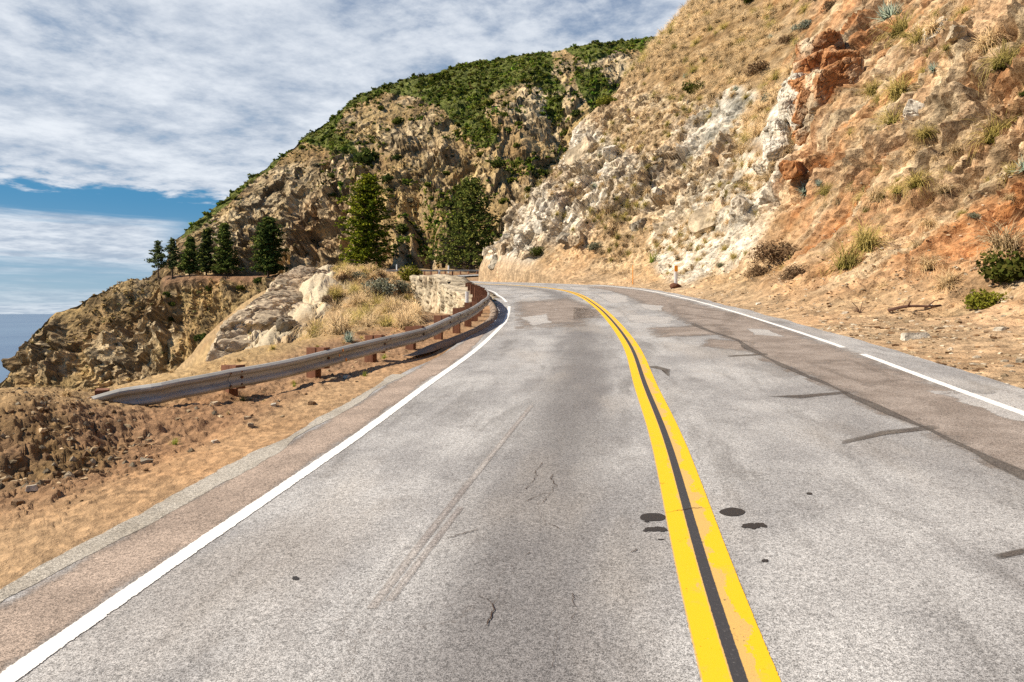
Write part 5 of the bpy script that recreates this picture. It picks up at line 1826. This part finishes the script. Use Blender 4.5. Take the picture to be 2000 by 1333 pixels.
# ------------------------------------------------------------------ stone wall outside the bend
wl = [(804, 541, 660, 50.0), (826, 540, 660, 47.0), (848, 542, 660, 44.5), (858, 552, 660, 43.0), (872, 562, 660, 41.0), (890, 572, 660, 38.5), (905, 585, 660, 36.5), (914, 596, 660, 34.5)]
ua = np.linspace(0, len(wl) - 1, 120)
wt = np.array([P(a_, b_, d_) for a_, b_, c_, d_ in wl])
wb = np.array([P(a_ + (24 if i == 0 else 8), c_, d_ - 0.6) for i, (a_, b_, c_, d_) in enumerate(wl)])
tp = np.stack([np.interp(ua, np.arange(len(wl)), wt[:, k]) for k in range(3)], 1)
bt = np.stack([np.interp(ua, np.arange(len(wl)), wb[:, k]) for k in range(3)], 1)
vv = np.linspace(0, 1, 70)[None, :, None]
face = tp[:, None] * (1 - vv) + bt[:, None] * vv
back = np.array([1.9, 1.6, 0.12])
top_rows = np.stack([tp + back * k for k in (1.0, 0.8, 0.6, 0.4, 0.25, 0.1)], 1)
side = np.stack([bt + back, (bt + back) * 0.5 + (tp + back) * 0.5], 1)
WV = np.concatenate([side, top_rows, face], 1)
wN = np.array([-0.55, -0.8, 0.1])
kb_, ke_, ki_ = blocks(WV * np.array([1.5, 1.5, 0.8]), 601, 0.7)
kb2_, ke2_, ki2_ = blocks(WV * 3.6, 603, 0.7)
WV = WV + wN * (0.30 * kb_ + 0.10 * kb2_ + 0.25 * fbm(WV * 0.6, 3, 604))[..., None]
WV[..., 2] += 0.10 * kb_ * (np.arange(WV.shape[1]) < 8)[None]
wc = np.array([0.52, 0.44, 0.31]) * (0.72 + 0.4 * ki_ + 0.15 * ki2_)[..., None]
wc = mixc(wc, np.array([0.22, 0.17, 0.11]), (1 - sstep(0, 0.07, ke_)) * 0.8)
wall = mesh_np('stone_wall', WV, grid_faces(WV.shape[0], WV.shape[1]), M['rock'], col=wc)
caps = [np.concatenate([WV[i], WV[i].mean(0, keepdims=True)]) for i in (0, -1)]
for cpv in caps:
    n_ = len(cpv) - 1
    f_ = np.array([[n_, k, (k + 1) % n_] for k in range(n_)])
    cap = mesh_np('wall_end', cpv, f_, M['rock'], wall, col=np.broadcast_to(np.array([0.6, 0.5, 0.36]), (n_ + 1, 3)))
tag(wall, 'cream rubble stone wall standing below the guardrail at the bend', 'wall')


# ------------------------------------------------------------------ roadside markers
def marker(px_, pyb, pyt, wpx, Y, label, cat, mat, shape='flat', band=None, name='marker_post'):
    b_, t_ = P(px_, pyb, Y), P(px_, pyt, Y)
    hgt = t_[2] - b_[2]
    w_ = max(wpx / F * Y, 0.03)
    e = empty(name, tuple(b_), label, cat)
    mb = MB()
    if shape == 'flat':
        n = 9
        th = np.linspace(-0.9, 0.9, n)
        prof_ = [(w_ / 2 * math.sin(a_) / math.sin(0.9), -0.35 * w_ * (math.cos(a_) - math.cos(0.9))) for a_ in th]
        prof_ = prof_ + [(a_, b2 + 0.012) for a_, b2 in prof_[::-1]]
        zs_ = [-0.3, hgt * 0.5, hgt * 0.97, hgt]
        V = np.array([[[a_ * (0.88 if k == 3 else 1), b2, z_] for a_, b2 in prof_ + prof_[:1]] for k, z_ in enumerate(zs_)])
        mb.add(V, grid_faces(len(zs_), len(prof_) + 1))
        m_ = len(prof_)
        mb.add(V[-1, :m_], None, [[0, k, k + 1] for k in range(1, m_ - 1)])
    else:
        mb.tube([(0, 0, -0.3), (0, 0, hgt * .5), (0.004, 0, hgt)], [w_ / 2, w_ / 2, w_ / 2 * 0.9], 8)
    mb.build('post', mat, e)
    if band:
        mb = MB()
        mb.box(np.array([0, -0.35 * w_ - 0.006, hgt * band[1]]), w_ * 0.95, 0.012, hgt * band[2])
        mb.build('reflector', band[0], e)
    return e


marker(912, 612, 570, 7, 25, 'white flexible marker post standing behind the guardrail at the bend', 'marker post', M['white_post'])
marker(858, 545, 527, 4, 62, 'grey steel marker post at the end of the near guardrail', 'marker post', M['steel'], 'flat', (M['white_post'], 0.85, 0.2))
marker(735, 530, 512, 3, 140, 'thin red brown post on the far ledge below the big tree', 'marker post', M['wood'], 'tube')
marker(775, 530, 517, 3, 140, 'thin white post on the far ledge right of the big tree', 'marker post', M['white_post'], 'tube')
marker(876, 531, 519, 3, 128, 'thin white post behind the distant guardrail', 'marker post', M['white_post'], 'tube')
a = at_slope(1236, 556, ('hill',))
marker(1236, 556, 518, 1.6, a[2], 'thin orange stake on the verge left of the white and orange marker', 'stake', M['orange'], 'tube', name='stake')
a = at_slope(1320, 563, ('hill',))
mk = marker(1320, 563, 519, 7, a[2], 'white and orange marker post in a rusty base at the slope foot', 'marker post', M['white_post'], 'flat', (M['orange'], 0.86, 0.26))
mb = MB()
V, F_ = chunk(2, 10, (0.28, 0.22, 0.2), 0.05, 3)
mb.add(V + [-0.06, -0.05, 0.12], None, F_)
mb.build('base', M['rust'], mk)

# ------------------------------------------------------------------ trees on the far ledge


def conifer(H_, W_, seed, base, alt, open_=0.0, shape='cone', nb=95, leaf=0.36, p=0.3, skirt=0.06, pitch=0.15):
    r = np.random.default_rng(seed)
    pts, cols_, br = [], [], []
    bend = r.normal(0, 0.02 * H_, 2)
    tr = lambda f_: np.array([bend[0] * f_ * f_, bend[1] * f_ * f_, f_ * H_])
    for k in range(nb):
        f_ = skirt + (1 - skirt) * (k + r.random()) / nb
        if shape == 'cone':
            R_ = W_ / 2 * ((1 - f_) ** 0.75 + 0.04)
        elif shape == 'column':
            R_ = W_ / 2 * min(1, (1 - f_) * 2.1 + 0.08) ** 0.8
        else:
            R_ = W_ / 2 * (math.sin(min(1, f_ * 1.05 + 0.12) * math.pi) ** 0.55 * (1 - 0.35 * f_))
        R_ *= r.uniform(0.42, 1.2) * (1 + 0.28 * math.sin(k * 2.399 * 1.0 + seed) * math.sin(f_ * 7 + seed))
        if r.random() < open_ * 0.5:
            R_ *= 0.5
        az_ = k * 2.399 + r.normal(0, 0.5)
        d_ = np.array([math.cos(az_), math.sin(az_), pitch + 0.35 * f_ + r.normal(0, 0.1)])
        a_ = tr(f_)
        tip = a_ + d_ * R_
        br.append((a_, tip))
        nc = int(6 + 9 * R_ / (W_ / 2))
        for j in range(nc):
            u_ = r.uniform(0.25 + 0.3 * open_, 1.05)
            c_ = a_ + d_ * R_ * u_ + r.normal(0, 1, 3) * np.array([0.10, 0.10, 0.045]) * W_ * (0.45 + 0.35 * (1 - u_))
            m_ = int(9 * (1 - 0.4 * open_))
            pts.append(c_ + r.normal(0, 1, (m_, 3)) * np.array([0.42, 0.42, 0.2]) * leaf * 1.5)
            b_ = np.array(alt if r.random() < p else base) * r.uniform(0.7, 1.3)
            cols_.append(np.broadcast_to(b_, (m_, 3)))
    pts = np.concatenate(pts)
    V, F_, c = leaf_quads(pts, leaf, np.concatenate(cols_), 0.4, 1.7)
    return V, F_, c, br, tr


def tree(px_, pyb, pyt, wpx, Y, label, name, **kw):
    b_ = P(px_, pyb, Y)
    H_ = (pyb - pyt) / F * Y
    W_ = wpx / F * Y
    V, F_, c, br, tr = conifer(H_, W_, int(px_), **kw)
    e = empty(name, tuple(b_), label, 'tree', 'pines along the far ledge' if name == 'pine_tree' else None)
    crown = mesh_np('crown', V, F_, M['needle'], e, col=c, smooth=False)
    mb = MB()
    mb.tube([tr(f_) + [0, 0, -1.0 * (f_ == 0)] for f_ in np.linspace(0, 0.97, 9)], np.linspace(H_ * 0.022, H_ * 0.004, 9), 8)
    for a_, t_ in br[::2]:
        mb.tube([a_, a_ * .4 + t_ * .6 + [0, 0, -0.03 * H_ * 0.3], t_], [H_ * 0.006, H_ * 0.004, H_ * 0.0015], 5)
    mb.build('trunk', M['bark'], e)
    return e


ledY = lambda px_: float(np.interp(px_, [300, 360, 450, 560, 640, 720, 820, 930], [194, 193, 188, 179, 169, 155, 143, 142]))
DK, DA = (0.10, 0.135, 0.032), (0.17, 0.195, 0.045)
tree(309, 537, 472, 44, ledY(309), 'thin airy pine at the seaward end of the tree row', 'pine_tree', base=(0.11, 0.14, 0.055), alt=(0.17, 0.19, 0.075), open_=0.85, shape='round', nb=60, leaf=0.32, skirt=0.2)
tree(337, 537, 468, 42, ledY(337), 'airy pine second from the seaward end of the tree row', 'pine_tree', base=(0.11, 0.14, 0.05), alt=(0.17, 0.19, 0.07), open_=0.8, shape='round', nb=65, leaf=0.32, skirt=0.15)
tree(370, 538, 465, 46, ledY(370), 'short cone shaped pine, third of the ledge row', 'pine_tree', base=DK, alt=DA, open_=0.3, nb=110, leaf=0.34)
tree(403, 538, 448, 44, ledY(403), 'slim pine with loose sides, fourth of the ledge row', 'pine_tree', base=(0.045, 0.065, 0.025), alt=DA, open_=0.35, nb=110, leaf=0.34, shape='cone')
tree(440, 539, 438, 58, ledY(440), 'wide skirted pine with spreading low branches, fifth of the ledge row', 'pine_tree', base=DK, alt=DA, open_=0.35, nb=125, leaf=0.36)
tree(524, 541, 426, 60, ledY(524), 'tall dense dark pine standing alone before the pale cliff', 'pine_tree', base=(0.075, 0.115, 0.03), alt=DA, nb=170, leaf=0.36, shape='column')
tree(716, 531, 346, 92, ledY(716), 'largest tree, broad yellow green cypress below the green mountain', 'cypress_tree', base=(0.10, 0.13, 0.015), alt=(0.21, 0.22, 0.02), nb=210, leaf=0.34, shape='column', p=0.62)
tree(920, 534, 354, 185, ledY(922), 'spreading dark pine with open branches beside the ridge nose', 'pine_tree', base=(0.10, 0.125, 0.03), alt=(0.17, 0.18, 0.042), open_=0.8, nb=200, leaf=0.38, shape='cone', p=0.35, pitch=0.05)

# ------------------------------------------------------------------ green and dry growth on the mountain
mv_ok = (mpx > -40) & (mpx < 1330) & (np.arange(NV)[None] > 25)
i7, l7 = scatter(MV, mv_ok.astype(float), 110000)
jx = mpx.ravel()[i7] + rng.normal(0, 9, len(i7)) * rng.choice([1, 2.6], len(i7), p=[.7, .3]) + 12 * fbm(l7 * 0.05, 3, 710)
jy = mpy.ravel()[i7] + rng.normal(0, 6, len(i7)) * rng.choice([1, 2.8], len(i7), p=[.7, .3]) + 12 * fbm(l7 * 0.05, 3, 711)
m7 = np.zeros(len(i7), bool)
for g_ in GREEN:
    m7 |= inpoly(jx, jy, g_)
thin = np.clip(0.8 + 1.3 * fbm(l7 * 0.09, 3, 712), 0.3, 1)
valley = np.maximum(blob(mpx.ravel()[i7], mpy.ravel()[i7], 950, 360, 190, 150), 0.4 * blob(mpx.ravel()[i7], mpy.ravel()[i7], 770, 370, 120, 130)) * (fbm(l7 * 0.06, 3, 713) > 0.10) * 0.5
m7 = (rng.random(len(i7)) < np.where(m7, thin, valley)) & (ledge.ravel()[i7] < 0.1)
l7 = l7[m7][:17000]
cv = [shrub_data(44, 0.36, (0.105, 0.14, 0.02), (0.17, 0.195, 0.028), 5, long=1.4) for _ in range(5)] + [shrub_data(40, 0.32, (0.15, 0.15, 0.04), (0.2, 0.19, 0.06), 5, long=1.4) for _ in range(2)]
tone = (0.62 + 0.55 * rng.random(len(l7)) ** 1.5 + 0.5 * fbm(l7 * 0.06, 3, 715))[:, None]
merged('shrubbery', cv, l7 - np.array([0, 0, 0.35]), rng.uniform(0.6, 1.0, len(l7)) * rng.choice([0.8, 1.1, 1.8], len(l7), p=[.4, .4, .2]), rng.uniform(0, 6.28, len(l7)), M['needle'], tone * (1 + rng.normal(0, 0.1, (len(l7), 3))), label='dense green chaparral covering the crest of the far mountain', cat='chaparral')
prob = mv_ok * (1 - green) * (1 - ledge) * np.clip(1.1 - mr, 0.12, 1) * np.clip(0.5 + 1.6 * fbm(MV * 0.06, 3, 700), 0.1, 1.5)
i8, l8 = scatter(MV, prob, 12000)
gv = [shrub_data(16, 0.5, (0.42, 0.30, 0.14), (0.30, 0.23, 0.10), 4, long=1.5) for _ in range(5)]
typ = rng.random(len(l8))
tint = np.where((typ < 0.76)[:, None], np.array([[1.0, 1.0, 1.0]]), np.where((typ < 0.84)[:, None], np.array([[0.42, 0.55, 0.5]]), np.array([[0.55, 0.58, 0.75]]))) * rng.uniform(0.6, 1.2, (len(l8), 1))
merged('scrub', gv, l8 - np.array([0, 0, 0.1]), 0.35 + 0.75 * rng.random(len(l8)) ** 2, rng.uniform(0, 6.28, len(l8)), M['straw'], tint, label='dry scrub and grass dotting the far mountain slope', cat='scrub')

far_shrubs = [(718, 300, 33, 'g', 'big round tree like shrub high on the far slope above the yellow green cypress'), (776, 305, 11, 'g', 0), (778, 233, 13, 'b', 0), (757, 345, 15, 'g', 'dark shrub just above the top of the yellow green cypress'), (647, 342, 10, 'g', 0), (649, 379, 9, 'g', 0), (589, 286, 9, 'b', 0),
              (783, 444, 20, 'g', 'round dark shrub right of the yellow green cypress'), (824, 495, 11, 'g', 0), (896, 436, 22, 'b', 'green shrub left of the spreading dark pine'), (864, 396, 12, 'b', 0), (871, 336, 9, 'b', 0), (953, 198, 15, 'b', 0), (988, 201, 13, 'b', 0), (986, 222, 9, 'b', 0), (991, 252, 11, 'g', 0), (1013, 240, 10, 'b', 0),
              (968, 254, 10, 'b', 0), (1009, 282, 9, 'b', 0), (970, 316, 16, 'g', 0), (1011, 317, 17, 'b', 0), (1035, 310, 10, 'g', 0), (1062, 335, 13, 'g', 0), (1034, 367, 12, 'b', 0), (984, 390, 12, 'b', 0), (928, 353, 11, 'b', 0), (903, 366, 9, 'b', 0), (873, 338, 8, 'b', 0), (868, 397, 10, 'b', 0), (843, 386, 8, 'b', 0),
              (1127, 220, 15, 'g', 0), (1104, 257, 11, 'b', 0), (776, 236, 11, 'b', 0), (325, 573, 10, 'g', 0), (335, 592, 9, 'g', 0), (395, 655, 16, 'g', 0), (338, 620, 12, 'g', 0), (410, 560, 12, 'g', 0), (505, 545, 13, 'g', 0), (470, 560, 10, 'b', 0), (540, 560, 11, 'g', 0), (1080, 370, 12, 'b', 0), (940, 300, 12, 'b', 0), (1000, 350, 12, 'b', 0), (690, 240, 9, 'b', 0), (745, 210, 9, 'b', 0), (735, 395, 9, 'g', 0), (760, 370, 10, 'g', 0), (815, 450, 9, 'k', 0), (840, 470, 9, 'k', 0), (800, 390, 9, 'k', 0), (830, 350, 9, 'k', 0), (900, 320, 8, 'k', 0), (690, 320, 8, 'k', 0), (620, 320, 8, 'k', 0)]
fk = {'g': Kit('shrub', [shrub_data(300, 0.2, (0.055, 0.075, 0.018), (0.085, 0.1, 0.025)) for _ in range(3)], M['leaf']), 'b': Kit('shrub', [shrub_data(300, 0.2, (0.10, 0.115, 0.02), (0.14, 0.145, 0.03)) for _ in range(3)], M['leaf']), 'k': Kit('shrub', [shrub_data(300, 0.2, (0.16, 0.15, 0.10), (0.22, 0.2, 0.14)) for _ in range(2)], M['leaf'])}
for px_, py_, r_, k_, lab in far_shrubs:
    a = at_slope(px_, py_ + r_ * 0.5, ('mountain',))
    if a:
        rr = r_ / F * a[2] * 1.15
        low_ = py_ > 535
        gl = ('dark shrub in the rocky gully of the seaward headland below the pine row', 'dark shrubs on the headland') if low_ else (('rounded green shrub scattered on the slope of the far mountain', 'green shrubs on the far slope') if k_ != 'k' else ('grey brown shrub scattered on the slope of the far mountain', 'grey shrubs on the far slope'))
        fk[k_].put(a[0] - Vector((0, 0, 0.15 * rr)), (rr, rr, rr * 1.05), lab or gl[0], 'shrub', None if lab else gl[1])
# ------------------------------------------------------------------ sun, sky, camera
SUN = Vector((-0.95, -0.12, 0.86)).normalized()
ld = bpy.data.lights.new('sun', 'SUN')
ld.energy = 5.0
ld.angle = math.radians(0.5)
ld.color = (1.0, 0.90, 0.765)
lo = bpy.data.objects.new('sun', ld)
C.objects.link(lo)
lo.rotation_euler = SUN.to_track_quat('Z', 'Y').to_euler()
lo.location = (-30, -20, 60)

w = bpy.data.worlds.new('World')
bpy.context.scene.world = w
w.use_nodes = True
t = NT(w.node_tree)
sky = t.n('TexSky', sky_type='NISHITA', sun_disc=False, sun_elevation=math.asin(SUN.z), sun_rotation=math.atan2(SUN.x, SUN.y), air_density=1.0, dust_density=0.4, ozone_density=3.0, altitude=100)
g = t.n('TexCoord').outputs['Generated']
sx = t.n('SeparateXYZ', {0: g})
X, Y, Z = sx.outputs
zz = t.math('ADD', t.math('MAXIMUM', Z, 0.0), 0.09)
U = t.math('DIVIDE', X, zz)
V = t.math('DIVIDE', Y, zz)
uv = t.n('CombineXYZ', {0: U, 1: V, 2: 0.0}).outputs[0]
rot = t.n('VectorRotate', {'Vector': uv, 'Angle': math.radians(28)}, rotation_type='Z_AXIS').outputs[0]
big = t.noise(t.scale_vec(rot, (0.6, 0.45, 1)), 1.0, 5, 0.55, 0.3)
med = t.noise(t.scale_vec(rot, (3.0, 3.0, 1)), 1.0, 8, 0.62, 0.1)
fin = t.noise(t.scale_vec(rot, (11, 11, 1)), 1.0, 7, 0.66)
d = t.math('ADD', t.math('MULTIPLY', big, 0.55), t.math('ADD', t.math('MULTIPLY', med, 0.65), t.math('MULTIPLY', fin, 0.2)))
edge = t.math('ADD', Z, t.math('MULTIPLY', t.math('SUBTRACT', med, 0.5), 0.10))
deck = t.ramp(edge, 0.148, 0.166)
cov = t.math('MULTIPLY', t.ramp(d, 0.44, 0.72), deck)
az = t.math('ARCTAN2', X, Y)
band = t.n('CombineXYZ', {0: t.math('MULTIPLY', az, 1.6), 1: t.math('MULTIPLY', Z, 26.0), 2: 0.0}).outputs[0]
bn = t.noise(band, 1.5, 7, 0.6, 0.2)
low = t.math('MULTIPLY', t.ramp(bn, 0.42, 0.60), t.ramp(Z, 0.118, 0.10))
low2 = t.ramp(t.math('ADD', Z, t.math('MULTIPLY', t.math('SUBTRACT', bn, 0.5), 0.03)), 0.006, 0.03, 0.75, 0.0)
strip = t.math('MULTIPLY', t.ramp(t.math('ABSOLUTE', t.math('ADD', t.math('SUBTRACT', Z, 0.093), t.math('MULTIPLY', t.math('SUBTRACT', bn, 0.5), 0.07))), 0.012, 0.032, 1, 0), t.ramp(az, -0.42, -0.5))
alpha = t.math('MAXIMUM', t.math('MAXIMUM', cov, t.math('MULTIPLY', low, 0.5)), t.math('MAXIMUM', low2, t.math('MULTIPLY', strip, 0.95)))
shade = t.ramp(t.math('ADD', t.math('MULTIPLY', med, 0.75), t.math('MULTIPLY', fin, 0.25)), 0.34, 0.68)
ccol = t.mix(shade, (3.3, 3.85, 4.7), (6.6, 6.9, 7.3))
clear = t.mix(t.ramp(Z, 0.0, 0.16), (2.5, 3.7, 4.7), (0.45, 2.0, 3.7))
clear = t.mix(t.ramp(Z, 0.16, 0.5), clear, (0.35, 0.95, 2.3))
front = t.math('MULTIPLY', t.ramp(Y, -0.1, 0.45), t.ramp(Z, 0.85, 0.5))
skyc = t.mix(0.92, sky.outputs[0], clear)
final = t.mix(t.math('MULTIPLY', t.math('MULTIPLY', alpha, 0.94), front), skyc, ccol)
bg = t.n('Background', {'Color': final, 'Strength': 0.09})
o = t.n('OutputWorld')
t.t.links.new(bg.outputs[0], o.inputs[0])

cam = bpy.data.cameras.new('camera')
cam.sensor_width = 36
cam.lens = F / 2000 * 36
cam.shift_y = -53.5 / 2000
cam.clip_end = 200000
cam.clip_start = 0.05
co = bpy.data.objects.new('camera', cam)
C.objects.link(co)
co.location = (0, 0, H)
co.rotation_euler = (math.pi / 2, 0, 0)
sc_ = bpy.context.scene
sc_.camera = co
sc_.view_settings.view_transform = 'Standard'
sc_.view_settings.look = 'None'
sc_.view_settings.exposure = 0.57
sc_.view_settings.gamma = 1.0
sc_.cycles.max_bounces = 4
sc_.cycles.transparent_max_bounces = 12
sc_.cycles.use_denoising = False
